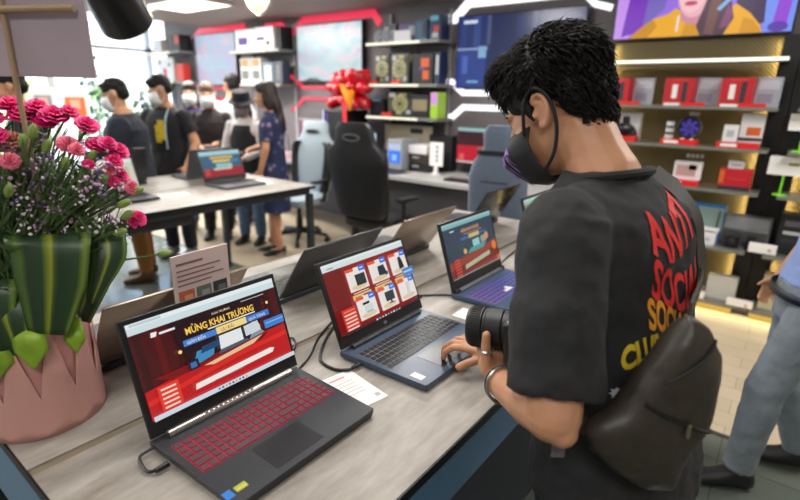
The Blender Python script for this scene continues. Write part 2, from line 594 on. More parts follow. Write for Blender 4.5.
def display_table(x0, x1, y0, y1, label, panels):
    t = thing('display_table', label, 'table', ((x0 + x1) / 2, (y0 + y1) / 2, 0))
    hx, hy = (x1 - x0) / 2, (y1 - y0) / 2
    gx = 0.04                                          # cable groove along the middle
    top = MB()
    top.span((-hx + 0.004, -hy + 0.004, T - 0.018), (gx - 0.012, hy - 0.004, T))
    top.span((gx + 0.012, -hy + 0.004, T - 0.018), (hx - 0.004, hy - 0.004, T))
    obj('tabletop', top, M_top, t, False)
    obj('cable_groove', MB().span((gx - 0.0118, -hy + 0.004, T - 0.018), (gx + 0.0118, hy - 0.004, T - 0.004)), mat('groove_strip', (128, 116, 98), 0.4), t, False)
    ed = MB()
    for a, b in (((-hx, -hy), (hx, -hy + 0.004)), ((-hx, hy - 0.004), (hx, hy)), ((-hx, -hy), (-hx + 0.004, hy)), ((hx - 0.004, -hy), (hx, hy))):
        ed.span((a[0], a[1], T - 0.022), (b[0], b[1], T - 0.0005))
    obj('edge_band', ed, M_blackp, t, False)
    bar = MB()
    for s in (-1, 1):
        bar.span((-hx + 0.05, s * (hy - 0.035) - 0.02, T - 0.062), (hx - 0.05, s * (hy - 0.035) + 0.02, T - 0.022))
        bar.span((s * (hx - 0.035) - 0.02, -hy + 0.056, T - 0.062), (s * (hx - 0.035) + 0.02, hy - 0.056, T - 0.022))
    obj('rail', bar, M_frame, t, False)
    for sx in (-1, 1):
        for yy in (-hy + 0.035, hy - 0.035):
            obj('leg', MB().span((sx * (hx - 0.035) - 0.022, yy - 0.022, 0), (sx * (hx - 0.035) + 0.022, yy + 0.022, T - 0.0622), bevel=0.003), M_frame, t, False)
    if panels:
        obj('apron_panel', MB().span((hx - 0.010, -hy + 0.002, 0.765), (hx - 0.003, hy - 0.002, T - 0.0225)).span((-hx + 0.012, -hy + 0.003, 0.70), (hx - 0.0102, -hy + 0.010, T - 0.0225)), M_slate, t, False)
        obj('lower_shelf', MB().span((-hx + 0.06, -hy + 0.06, 0.30), (hx - 0.06, hy - 0.06, 0.32)), M_frame, t, False)
    else:
        obj('cable_box', MB().span((hx - 0.30, -hy + 0.10, 0.775), (hx - 0.055, 0.22, T - 0.0225), bevel=0.004), M_dark, t, False)
    return t
display_table(-1.594, -0.414, 0.178, 2.585, 'grey laminate display table carrying the open laptop the man touches', True)
display_table(-4.01, -2.795, 0.178, 2.575, 'grey laminate display table on dark legs with people standing behind it', False)

# ------------------------------------------------------------------ laptops
def arr(s, M, u, v, l): return M @ V((u * s[0], v * s[1], 0.0004 + 0.00025 * l))
class Screen:
    """draws flat coloured shapes on a lit display, u to the right and v up, 0..1"""
    def __init__(s, W, H, M):
        s.W, s.H, s.M, s.mb = W, H, M, MB()
        s.l = 0
    def poly(s, pts, col, k=0.95, l=None):
        s.l += 1
        s.mb.face([arr((s.W, s.H), s.M, u, v, s.l if l is None else l) for u, v in pts], scr(col, k) if isinstance(col, tuple) else col)
        return s
    def rect(s, a, b, c, d, col, k=0.95):
        return s.poly([(a, b), (c, b), (c, d), (a, d)], col, k)
    def disc(s, u, v, ru, rv, col, k=0.95, n=20, a0=0, a1=2 * PI):
        return s.poly([(u + ru * math.cos(a0 + (a1 - a0) * i / n), v + rv * math.sin(a0 + (a1 - a0) * i / n)) for i in range(n)], col, k)
    def text(s, body, u, v, size, col, align='LEFT', bold=0.0, slant=0.0, sx=1.0, k=0.95):
        s.l += 1
        M = s.M @ Matrix.Translation((u * s.W, v * s.H, 0.0004 + 0.00025 * s.l)) @ Matrix.Rotation(slant, 4, 'Z')
        s.mb.text(body, size * s.H, M, scr(col, k), align, 0, bold, sx)
        return s

def promo_page(S, warm=True):
    """browser page: red stage with the opening-sale headline"""
    S.rect(0, 0, 1, 1, (70, 8, 14))
    for i in range(9):                                     # curtain folds
        S.rect(0.02 + i * 0.11, 0.25, 0.06 + i * 0.11, 0.90, (92, 12, 18) if i % 2 else (52, 6, 12))
    S.poly([(0.30, 0.35), (0.78, 0.35), (0.90, 0.90), (0.22, 0.90)], (34, 8, 18))
    S.rect(0, 0.885, 1, 1, (205, 222, 226)); S.rect(0, 0.955, 1, 1, (228, 238, 240)); S.rect(0.02, 0.965, 0.2, 0.99, (190, 205, 212))
    S.poly([(0.115, 0.80), (0.145, 0.80), (0.155, 0.845), (0.12, 0.85)], (240, 240, 240)); S.rect(0.165, 0.805, 0.26, 0.828, (232, 232, 232)); S.rect(0.72, 0.845, 0.90, 0.852, (220, 210, 205))
    S.poly([(0, 0.30), (0.30, 0.36), (0.62, 0.40), (1, 0.42), (1, 0.0), (0, 0.0)], (188, 20, 26))
    S.poly([(0, 0.20), (0.35, 0.27), (0.62, 0.31), (1, 0.33), (1, 0.28), (0.62, 0.26), (0.35, 0.22), (0, 0.15)], (214, 40, 34))
    S.poly([(0.06, 0.40), (0.86, 0.40), (0.80, 0.34), (0.16, 0.32)], (120, 10, 16))
    S.text('MỪNG KHAI TRƯƠNG', 0.31, 0.705, 0.100, (250, 205, 90), bold=0.0005, sx=0.86)
    S.text('KHAI TRƯƠNG', 0.50, 0.815, 0.034, (250, 230, 190))
    S.rect(0.45, 0.675, 0.80, 0.69, (235, 225, 205))
    S.rect(0.28, 0.59, 0.50, 0.655, (70, 130, 205)); S.rect(0.50, 0.59, 0.72, 0.665, (240, 215, 140)); S.rect(0.72, 0.59, 0.90, 0.66, (60, 120, 200))
    S.text('ƯU ĐÃI', 0.53, 0.605, 0.05, (150, 30, 20)); S.text('GIẢM ĐẾN', 0.30, 0.605, 0.045, (240, 240, 240)); S.text('QUÀ TẶNG', 0.735, 0.605, 0.045, (240, 240, 240))
    S.rect(0.84, 0.44, 1.0, 0.54, (58, 128, 205)); S.rect(0.85, 0.495, 1.0, 0.505, (150, 200, 240))
    S.disc(0.76, 0.50, 0.045, 0.08, (250, 170, 70)); S.disc(0.76, 0.50, 0.02, 0.04, (255, 240, 200))
    S.disc(0.245, 0.56, 0.012, 0.02, (250, 220, 150)); S.disc(0.90, 0.74, 0.01, 0.018, (250, 225, 160))
    S.poly([(0.30, 0.36), (0.44, 0.40), (0.46, 0.50), (0.34, 0.50)], (60, 140, 190)); S.poly([(0.36, 0.46), (0.50, 0.47), (0.50, 0.54), (0.38, 0.53)], (24, 70, 110))
    S.rect(0.27, 0.33, 0.335, 0.43, (18, 22, 34)); S.rect(0.28, 0.35, 0.32, 0.41, (60, 110, 170))
    S.poly([(0.49, 0.42), (0.66, 0.43), (0.66, 0.57), (0.50, 0.57)], (228, 232, 232)); S.poly([(0.47, 0.38), (0.70, 0.40), (0.68, 0.43), (0.49, 0.42)], (70, 90, 110))
    S.poly([(0.68, 0.45), (0.80, 0.46), (0.79, 0.58), (0.68, 0.57)], (205, 215, 218)); S.poly([(0.70, 0.40), (0.82, 0.42), (0.80, 0.46), (0.72, 0.45)], (120, 150, 170))
    S.poly([(0.36, 0.33), (0.42, 0.30), (0.72, 0.34), (0.80, 0.40), (0.70, 0.385), (0.45, 0.345)], (235, 190, 150))
    S.poly([(0.27, 0.12), (0.84, 0.15), (0.86, 0.19), (0.83, 0.21), (0.28, 0.18)], (238, 232, 226)); S.rect(0.40, 0.125, 0.60, 0.132, (120, 130, 150))
    S.rect(0.06, 0.06, 0.185, 0.31, (222, 60, 46))
    for i in range(5):
        S.rect(0.075, 0.075 + i * 0.047, 0.165, 0.093 + i * 0.047, (246, 214, 200))
    S.rect(0, 0, 1, 0.05, (205, 216, 226))
    for i in range(9):
        S.rect(0.40 + i * 0.024, 0.014, 0.413 + i * 0.024, 0.036, [(60, 120, 210), (90, 90, 100), (230, 160, 60)][i % 3])
    return S

def shop_page(S):
    """browser page: six product cards on red"""
    S.rect(0, 0, 1, 1, (140, 20, 20))
    S.rect(0, 0.0, 0.2, 0.9, (112, 14, 16)); S.rect(0.93, 0.05, 1, 0.9, (86, 10, 14))
    S.rect(0, 0.90, 1, 1, (208, 222, 222)); S.rect(0, 0.965, 1, 1, (225, 234, 234)); S.rect(0.05, 0.925, 0.12, 0.94, (120, 140, 150))
    for r in range(2):
        for c in range(3):
            u, v = 0.225 + c * 0.262, (0.505 if r == 0 else 0.08)
            S.rect(u, v, u + 0.222, v + 0.33, (232, 226, 220))
            S.disc(u + 0.11, v + 0.05, 0.09, 0.035, (222, 196, 160))
            S.rect(u, v + 0.285, u + 0.09, v + 0.33, (226, 84, 60)); S.rect(u + 0.15, v + 0.26, u + 0.222, v + 0.345, (52, 110, 214))
            S.rect(u + 0.165, v + 0.295, u + 0.205, v + 0.31, (220, 232, 250))
            if r == 0:
                S.rect(u + 0.02, v - 0.035, u + 0.20, v - 0.022, (245, 215, 190)); S.rect(u + 0.0, v - 0.12, u + 0.22, v - 0.05, (226, 190, 120))
                S.rect(u + 0.12, v - 0.10, u + 0.20, v - 0.075, (120, 50, 40)); S.rect(u + 0.02, v - 0.10, u + 0.09, v - 0.08, (180, 120, 70))
    # the goods on the cards
    S.rect(0.285, 0.575, 0.40, 0.735, (22, 26, 28)); S.rect(0.30, 0.60, 0.385, 0.715, (44, 52, 56))
    S.poly([(0.56, 0.60), (0.63, 0.585), (0.66, 0.62), (0.645, 0.74), (0.565, 0.735)], (24, 40, 58)); S.disc(0.655, 0.60, 0.02, 0.03, (30, 40, 54))
    S.poly([(0.83, 0.57), (0.90, 0.585), (0.89, 0.70), (0.875, 0.765), (0.84, 0.755)], (20, 20, 22))
    S.rect(0.285, 0.15, 0.385, 0.27, (206, 214, 210)); S.rect(0.275, 0.285, 0.355, 0.32, (24, 28, 30)); S.rect(0.30, 0.165, 0.37, 0.18, (140, 150, 150))
    S.rect(0.55, 0.19, 0.665, 0.33, (20, 22, 24)); S.rect(0.56, 0.205, 0.655, 0.315, (48, 56, 62)); S.rect(0.60, 0.155, 0.62, 0.19, (20, 22, 24)); S.rect(0.575, 0.145, 0.645, 0.158, (20, 22, 24))
    S.poly([(0.83, 0.14), (0.875, 0.14), (0.885, 0.34), (0.84, 0.35)], (206, 208, 204))
    S.rect(0.845, 0.44, 1.0, 0.56, (70, 130, 196)); S.rect(0.86, 0.49, 0.98, 0.515, (170, 205, 235))
    S.rect(0.03, 0.02, 0.185, 0.34, (206, 44, 36))
    for i in range(6):
        S.rect(0.045, 0.04 + i * 0.05, 0.17, 0.062 + i * 0.05, (244, 204, 190) if i != 5 else (236, 120, 90))
    S.rect(0, 0, 1, 0.04, (60, 20, 28))
    for i in range(9):
        S.rect(0.36 + i * 0.036, 0.008, 0.38 + i * 0.036, 0.03, [(225, 225, 230), (90, 170, 230), (240, 180, 90)][i % 3])
    return S

def blue_page(S):
    """the same promotion seen dim, blue-grey above and red below"""
    S.rect(0, 0, 1, 1, (36, 58, 80)); S.rect(0, 0.91, 1, 1, (120, 172, 178)); S.rect(0, 0.965, 1, 1, (150, 190, 192))
    S.rect(0.12, 0.835, 0.20, 0.855, (200, 215, 220))
    S.poly([(0, 0.30), (0.5, 0.36), (1, 0.44), (1, 0), (0, 0)], (140, 52, 46)); S.poly([(0, 0.16), (1, 0.30), (1, 0.10), (0, 0.0)], (110, 30, 32))
    S.text('MỪNG KHAI TRƯƠNG', 0.33, 0.77, 0.082, (206, 150, 110), bold=0.0005, sx=0.78)
    S.rect(0.36, 0.72, 0.74, 0.735, (170, 130, 110)); S.rect(0.45, 0.625, 0.67, 0.70, (190, 180, 120)); S.rect(0.28, 0.63, 0.44, 0.68, (44, 96, 160)); S.rect(0.68, 0.64, 0.82, 0.68, (44, 96, 160))
    S.poly([(0.50, 0.43), (0.64, 0.43), (0.64, 0.58), (0.50, 0.57)], (140, 196, 200)); S.poly([(0.36, 0.36), (0.70, 0.36), (0.78, 0.46), (0.44, 0.44)], (70, 150, 150))
    S.poly([(0.67, 0.46), (0.78, 0.47), (0.78, 0.60), (0.67, 0.58)], (150, 150, 140)); S.disc(0.80, 0.56, 0.04, 0.07, (200, 140, 90)); S.disc(0.32, 0.42, 0.03, 0.05, (210, 170, 90))
    S.poly([(0.26, 0.10), (0.80, 0.18), (0.80, 0.26), (0.27, 0.18)], (170, 176, 150)); S.disc(0.92, 0.32, 0.05, 0.09, (210, 120, 60)); S.rect(0.93, 0.02, 1.0, 0.10, (200, 90, 50))
    for i in range(6):
        S.rect(0.075, 0.03 + i * 0.055, 0.18, 0.06 + i * 0.055, (196, 70, 56))
    S.rect(0, 0, 1, 0.02, (120, 150, 150))
    return S

def olive_page(S):
    S.rect(0, 0, 1, 1, (132, 128, 84)); S.rect(0, 0.88, 1, 1, (150, 186, 176)); S.rect(0, 0.95, 1, 1, (176, 206, 200))
    S.rect(0.1, 0.5, 0.9, 0.7, (160, 150, 96)); S.rect(0.1, 0.2, 0.6, 0.4, (150, 120, 80)); S.rect(0.2, 0.74, 0.7, 0.8, (178, 160, 90))
    return S

def small_page(S):
    S.rect(0, 0, 1, 1, (56, 92, 112)); S.rect(0, 0.84, 1, 1, (150, 196, 208)); S.rect(0, 0.94, 1, 1, (176, 212, 220))
    S.poly([(0, 0.28), (1, 0.36), (1, 0), (0, 0)], (150, 32, 44)); S.rect(0.24, 0.70, 0.80, 0.79, (222, 176, 80)); S.rect(0.28, 0.57, 0.72, 0.65, (235, 205, 100)); S.rect(0.12, 0.55, 0.26, 0.66, (40, 90, 160))
    S.rect(0.74, 0.55, 0.92, 0.64, (60, 130, 190)); S.rect(0.34, 0.34, 0.62, 0.52, (130, 190, 200)); S.rect(0.26, 0.26, 0.72, 0.33, (226, 200, 170)); S.rect(0.04, 0.06, 0.16, 0.30, (190, 60, 60)); S.rect(0.62, 0.34, 0.74, 0.5, (170, 190, 190))
    return S

def white_page(S):
    S.rect(0, 0, 1, 1, (206, 206, 190)); S.rect(0, 0.86, 1, 1, (222, 226, 220)); S.rect(0.1, 0.2, 0.9, 0.72, (186, 180, 150)); S.rect(0.2, 0.4, 0.7, 0.6, (170, 160, 120))
    return S

def keyboard_mb(W, D, M_key, M_back, numpad=True):
    """key plate plus every key, origin at its centre"""
    mb = MB()
    mb.box((0, 0, 0.0003), (W, D, 0.0006), M_back)
    rows = 6; rh = D / rows
    cols = 19 if numpad else 15
    cw = W / cols
    for r in range(rows):
        c = 0
        while c < cols:
            w = 1
            if r == 0:
                seq = {4: 5}
                w = seq.get(c, 1)
            elif r == 1 and c == 0: w = 2
            elif r == 1 and c == 11: w = 3
            elif r == 2 and c == 13: w = 2
            elif r == 2 and c == 0: w = 2
            elif r == 3 and c == 0: w = 1
            elif r == 4 and c == 13: w = 2
            w = min(w, cols - c)
            x = -W / 2 + (c + w / 2) * cw
            y = -D / 2 + (r + 0.5) * rh
            mb.box((x, y, 0.0014), (w * cw - 0.0040, rh - 0.0038, 0.0014), M_key)
            c += w
    return mb

LAP = {}
def laptop(name, label, loc, rz, W=0.36, D=0.258, LH=0.232, ang=108, body=None, lid=None, page=None, key=None, back=None, kind='', cat='laptop', touch=True, fine=True):
    t = thing(name, label, cat, loc, rz)
    h = 0.020
    b = MB()
    prof = [(-W / 2, 0.004), (-W / 2 + 0.010, -D + 0.004), (-W / 2 + 0.018, -D), (W / 2 - 0.018, -D), (W / 2 - 0.010, -D + 0.004), (W / 2, 0.004)]
    b.loft([[V((x * 0.985, y * 0.985 - 0.002, 0.003)) for x, y in prof], [V((x, y, 0.010)) for x, y in prof], [V((x, y, h - 0.001)) for x, y in prof], [V((x * 0.994, y * 0.994 - 0.0008, h)) for x, y in prof]])
    base = obj('base', b, body, t, True, 0.5)
    ft = MB()
    for x in (-1, 1):
        for y in (-0.03, -D + 0.03):
            ft.cyl((x * (W / 2 - 0.04), y, 0), (x * (W / 2 - 0.04), y, 0.0035), 0.008, n=10)
    obj('rubber_feet', ft, M_black, t, False)
    kb = keyboard_mb(W * 0.90 if W > 0.35 else W * 0.86, D * 0.42, key, back, W > 0.35)
    kb.xf(Matrix.Translation((0, -D * 0.37, h)))
    obj('keyboard', kb, None, t, False)
    if touch:
        obj('touchpad', MB().box((-0.018, -D * 0.785, h + 0.0002), (0.112, D * 0.30, 0.0006), bevel=0.0001), mat('touchpad_' + kind, (40, 40, 44), 0.3), t, False)
    a = math.radians(ang)
    d = V((0, -math.cos(a), math.sin(a))); n = V((0, -math.sin(a), -math.cos(a)))
    o = V((0, -0.004, h + 0.006))
    L = Matrix(((1, 0, 0), (0, d.y, d.z), (0, n.y, n.z))).transposed().to_4x4()   # columns: x, up the lid, out of the screen
    L = Matrix.Translation(o) @ Matrix(((1, d.x, n.x, 0), (0, d.y, n.y, 0), (0, d.z, n.z, 0), (0, 0, 0, 1)))
    lm = MB()
    lm.box((0, LH / 2, -0.0045), (W, LH, 0.007), bevel=0.002)
    lm.xf(L)
    lo = obj('lid', lm, lid, t, True, 0.5)
    bz = MB(); bz.box((0, LH / 2 + 0.001, -0.0008), (W - 0.004, LH - 0.005, 0.0012), bevel=0.0004); bz.xf(L)
    obj('bezel', bz, M_blackp, lo, False)
    sw, sh = W - 0.022, (W - 0.022) * 0.5625
    Ms = L @ Matrix.Translation((-sw / 2, LH - 0.010 - sh, 0))
    S = Screen(sw, sh, Ms)
    page(S)
    obj('display', S.mb, None, lo, False, fixn=False)
    hg = MB()
    hg.tube([(-W / 2 + 0.030, -0.010, h + 0.0045), (W / 2 - 0.030, -0.010, h + 0.0045)], 0.0082, n=14)
    return t, L, h, hg, lo

M_deck = mat('black_brushed_deck', (44, 47, 52), 0.42, bump=0.05, bscale=200)
M_deckb = mat('charcoal_deck', (66, 80, 100), 0.36)
M_keyd = mat('dark_keycap', (84, 52, 60), 0.5)
M_keyb = mat('black_keycap', (26, 28, 32), 0.45)
M_redglow = emat('red_key_backlight', (214, 30, 70), 0.55)
M_silver = mat('silver_hinge', (188, 182, 176), 0.28, metal=0.85)
M_lidb = mat('black_lid', (34, 34, 37), 0.32)
M_lidtan = mat('warm_grey_lid', (166, 150, 136), 0.26, metal=0.7)
M_lidgrey = mat('grey_metal_lid', (112, 114, 118), 0.3, metal=0.6)

# near side of the near table: four laptops facing the aisle
t, L, h, hg, lo = laptop('laptop', 'open black laptop with glowing red keys beside the pink flower pot', (-0.853, 0.527, T), PI / 2, body=M_deck, lid=M_lidb, page=promo_page, key=M_keyd, back=M_redglow, kind='black', ang=109)
obj('hinge_bar', hg, M_silver, t); lo['label'] = 'black framed lid with the red promotion page'
st = MB()
st.box((-0.165, -0.2275, h + 0.0003), (0.016, 0.020, 0.0004), mat('blue_sticker', (46, 120, 200), 0.4)); st.box((-0.1405, -0.2270, h + 0.0003), (0.022, 0.014, 0.0004), mat('yellow_green_sticker', (170, 180, 60), 0.4))
st.box((-0.140, -0.2290, h + 0.0005), (0.018, 0.004, 0.0004), mat('pale_sticker_print', (210, 190, 110), 0.4))
obj('sticker', st, None, t, False)
vb = MB()
for i in range(11):
    vb.box((-0.07 + i * 0.011, -0.0135, h + 0.0125), (0.006, 0.003, 0.002))
obj('hinge_vent', vb, mat('vent_slots', (150, 120, 114), 0.5), t, False)

t, L, h, hg, lo = laptop('laptop', 'open dark laptop showing six product cards with a hand on its touchpad', (-0.822, 1.008, T), PI / 2, D=0.262, body=M_deckb, lid=M_lidb, page=shop_page, key=M_keyb, back=mat('key_gap', (120, 122, 126), 0.5), kind='slate', ang=113)
obj('hinge_bar', hg, M_dark, t)
obj('sticker', MB().box((-0.148, -0.222, h + 0.0003), (0.020, 0.034, 0.0004), M_paper), None, t, False)
obj('emblem', MB().box((0.0, 0.014, 0.001), (0.012, 0.008, 0.0004)).xf(L), mat('grey_emblem', (110, 110, 112), 0.4), lo, False)

def rainbow_back():
    m = bpy.data.materials.new('rainbow_key_backlight'); m.use_nodes = True
    nt = m.node_tree; b = nt.nodes['Principled BSDF']; b.inputs['Base Color'].default_value = (0.02, 0.02, 0.02, 1)
    tc = nt.nodes.new('ShaderNodeTexCoord'); sp = nt.nodes.new('ShaderNodeSeparateXYZ'); r = nt.nodes.new('ShaderNodeValToRGB')
    nt.links.new(tc.outputs['Generated'], sp.inputs[0]); nt.links.new(sp.outputs[0], r.inputs['Fac'])
    e = r.color_ramp.elements
    e[0].color = rgb((190, 120, 210)); e[1].color = rgb((60, 150, 220)); q = e.new(0.5); q.color = rgb((120, 110, 230))
    nt.links.new(r.outputs['Color'], b.inputs['Emission Color']); b.inputs['Emission Strength'].default_value = 0.8
    return m
t, L, h, hg, lo = laptop('laptop', 'open laptop with violet and blue lit keys just beyond the camera lens', (-0.815, 1.535, T), PI / 2, D=0.262, LH=0.236, body=mat('blue_grey_deck', (72, 92, 120), 0.35, metal=0.3), lid=M_lidb, page=blue_page, key=mat('violet_keycap', (70, 74, 120), 0.45), back=rainbow_back(), kind='blue', ang=108)
obj('hinge_bar', hg, mat('grey_hinge', (120, 122, 126), 0.35, metal=0.5), t)
obj('key_cluster', MB().box((-0.022, -0.128, h + 0.0035), (0.05, 0.012, 0.001), M_white).box((-0.010, -0.115, h + 0.0035), (0.018, 0.012, 0.001), M_white), None, t, False)
for s in (-1, 1):
    nd = MB(); nd.cyl((s * 0.166 - 0.010, -0.004, h + 0.003), (s * 0.166 + 0.010, -0.004, h + 0.003), 0.011, n=14)
    obj('hinge_knuckle', nd, M_blackp, t)

t, L, h, hg, lo = laptop('laptop', 'open laptop with an olive screen partly hidden behind the man', (-0.80, 2.14, T), PI / 2, LH=0.236, body=M_deck, lid=M_lidb, page=olive_page, key=M_keyb, back=M_dark, kind='plain', ang=107)
obj('hinge_bar', hg, M_dark, t)

# far side of the near table: four laptops back to back with them
far = [((-1.215, 0.565), M_lidtan, 'tan backed open laptop behind the red keyed laptop', 0.235, 125),
       ((-1.215, 1.125), mat('slate_lid', (74, 76, 78), .3, metal=.4), 'dark backed open laptop behind the one showing six product cards', 0.235, 125),
       ((-1.215, 1.612), M_lidtan, 'tan backed open laptop behind the violet lit one', 0.235, 125),
       ((-1.215, 2.275), mat('dark_mirror_lid', (70, 68, 66), 0.16, metal=0.7), 'dark backed open laptop at the far end of the near table', 0.235, 120)]
for (x, y), lm, lab, lh, an in far:
    t, L, h, hg, lo = laptop('laptop', lab, (x, y, T), -PI / 2, W=0.36, D=0.255, LH=lh, ang=an, body=M_deck, lid=lm, page=white_page, key=M_keyb, back=M_dark, kind='rear')
    obj('hinge_bar', hg, M_dark, t)

# laptops on the table behind
X2 = -3.0
t, L, h, hg, lo = laptop('laptop', 'grey open laptop with a promotion page on the table behind', (-3.34, 2.175, T), PI / 2, body=M_lidgrey, lid=M_dark, page=small_page, key=M_keyb, back=M_grey, kind='grey', ang=110)
obj('hinge_bar', hg, M_dark, t)
t, L, h, hg, lo = laptop('laptop', 'grey laptop seen from the back near the hand of the man in a black tee', (-3.66, 2.215, T), -PI / 2, body=M_lidgrey, lid=M_lidgrey, page=white_page, key=M_keyb, back=M_grey, kind='grey', ang=112)
obj('hinge_bar', hg, M_dark, t)
t, L, h, hg, lo = laptop('laptop', 'black laptop seen from the back in front of the man in navy', (-3.72, 1.56, T), -PI / 2, W=0.40, LH=0.25, body=M_deck, lid=M_lidb, page=white_page, key=M_keyb, back=M_dark, kind='rear', ang=102)
obj('hinge_bar', hg, M_dark, t)
t, L, h, hg, lo = laptop('laptop', 'open laptop with a pale screen half hidden by the flowers', (-3.36, 1.37, T), PI / 2, body=M_deck, lid=M_lidb, page=white_page, key=M_keyb, back=M_dark, kind='plain', ang=112)
obj('hinge_bar', hg, M_dark, t)

# ------------------------------------------------------------------ cards, sign, leads on the tables
def card(label, c, sx, sy, rz, mark=True, group=None, z=T):
    t = thing('price_card', label, 'card', (c[0], c[1], z), rz, group)
    obj('sheet', MB().box((0, 0, 0.0008), (sx, sy, 0.0012)), M_paper, t, False)
    if mark:
        p = MB(); pr_ = mat('pale_red_print', (222, 130, 130), 0.6); pg = mat('grey_print', (176, 172, 170), 0.6)
        p.box((-sx * 0.1, sy * 0.36, 0.0016), (sx * 0.5, sy * 0.035, 0.0003), pr_)
        for i in range(5):
            p.box((-sx * 0.05, sy * (0.22 - i * 0.09), 0.0016), (sx * (0.6 - 0.05 * (i % 3)), sy * 0.012, 0.0003), pg)
        p.box((sx * 0.34, -sy * 0.36, 0.0016), (sx * 0.14, sx * 0.14, 0.0003), pg)
        obj('print', p, None, t, False)
    return t
card('white price card between the red keyed laptop and the six card laptop', (-0.703, 0.745), 0.088, 0.150, PI / 2 - 0.18)
card('small white card under the camera lens beside the violet lit laptop', (-0.695, 1.282), 0.075, 0.105, PI / 2 + 0.05, False)
card('white card lying in front of the pale screen laptop on the rear table', (-3.19, 1.66), 0.10, 0.22, PI / 2 + 1.4, False)
card('white card right of the grey laptop near the end of the rear table', (-3.22, 2.40), 0.12, 0.24, 1.25, False)

# upright acrylic sign with pictures
t = thing('tabletop_sign', 'pink tinted upright sign with text and three pictures behind the first laptop', 'sign', (-1.075, 0.612, T), PI / 2 + 0.05)
acr = mat('pinkish_card', (206, 184, 180), 0.35)
obj('panel', MB().box((0, 0.0, 0.147), (0.152, 0.004, 0.294)), acr, t, False)
obj('foot', MB().box((0, 0.0, 0.002), (0.16, 0.07, 0.004)), mat('clear_foot', (190, 180, 178), 0.15), t, False)
pr2 = MB(); dk = mat('sign_text_ink', (132, 90, 90), 0.6)
Msg = Matrix.Translation((-0.066, -0.0026, 0)) @ Matrix.Rotation(PI / 2, 4, 'X')
for i, (w_, zz) in enumerate(((0.07, 0.272), (0.118, 0.256), (0.10, 0.244), (0.125, 0.232), (0.09, 0.220))):
    pr2.box((-0.066 + w_ / 2, -0.0026, zz), (w_, 0.0006, 0.0034 if i else 0.0055), dk)
for k, (c1, c2) in enumerate((((176, 96, 62), (206, 150, 110)), ((96, 104, 96), (140, 146, 136)), ((50, 52, 52), (96, 100, 98)))):
    xx = -0.046 + k * 0.046
    pr2.box((xx, -0.0026, 0.188), (0.040, 0.0006, 0.036), mat('sign_picture_%d' % k, c1, 0.5)); pr2.box((xx + 0.004, -0.003, 0.186), (0.022, 0.0006, 0.016), mat('sign_picture_spot_%d' % k, c2, 0.5))
    pr2.box((xx, -0.0026, 0.163), (0.034, 0.0006, 0.005), dk)
obj('print', pr2, None, t, False)

def lead(label, pts, r=0.0028, plug=None):
    t = thing('cable', label, 'cable', pts[0])
    p0 = V(pts[0])
    obj('wire', MB().tube([p - p0 for p in smooth_path(pts, 8)], r, n=8), M_black, t)
    if plug:
        a, b = V(plug[0]) - p0, V(plug[1]) - p0
        obj('plug', MB().cyl(a, b, 0.006, 0.005, n=10), M_black, t)
    return t
z = T + 0.0035
lead('black charging lead looping from the front left corner of the red keyed laptop', [(-0.846, 0.346, T + 0.012), (-0.838, 0.318, T + 0.012), (-0.800, 0.312, T + 0.006), (-0.785, 0.328, T + 0.008)], 0.003, ((-0.785, 0.344, T + 0.010), (-0.785, 0.320, T + 0.010)))
lead('black lead arching behind the red keyed laptop to the cable groove', [(-0.94, 0.72, z), (-0.95, 0.78, z), (-1.00, 0.82, z), (-1.02, 0.79, z)], 0.0028)
lead('black lead running between the two nearest laptops', [(-0.86, 0.712, z), (-0.89, 0.78, z), (-0.95, 0.87, z), (-1.01, 1.0, z)], 0.003)
lead('thick black lead curled at the hinge side of the six card laptop', [(-0.98, 0.98, z), (-0.93, 0.88, z), (-0.86, 0.79, z), (-0.80, 0.775, z), (-0.765, 0.79, z + 0.003), (-0.755, 0.812, z + 0.006)], 0.0042, ((-0.755, 0.826, T + 0.011), (-0.757, 0.800, T + 0.010)))
lead('black lead behind the six card laptop reaching the violet lit one', [(-0.98, 1.25, z), (-0.92, 1.30, z), (-0.86, 1.36, z), (-0.82, 1.372, z + 0.004)], 0.0032)
lead('black lead along the table right of the violet lit laptop', [(-0.83, 1.752, T + 0.012), (-0.86, 1.80, z), (-0.88, 1.90, z), (-0.90, 2.05, z)], 0.0032)
lead('short white lead coiled by the dark backed laptop', [(-1.17, 2.10, z), (-1.12, 2.13, z), (-1.10, 2.17, z), (-1.15, 2.20, z), (-1.19, 2.18, z)], 0.003).children[0].data.materials[0] = M_white
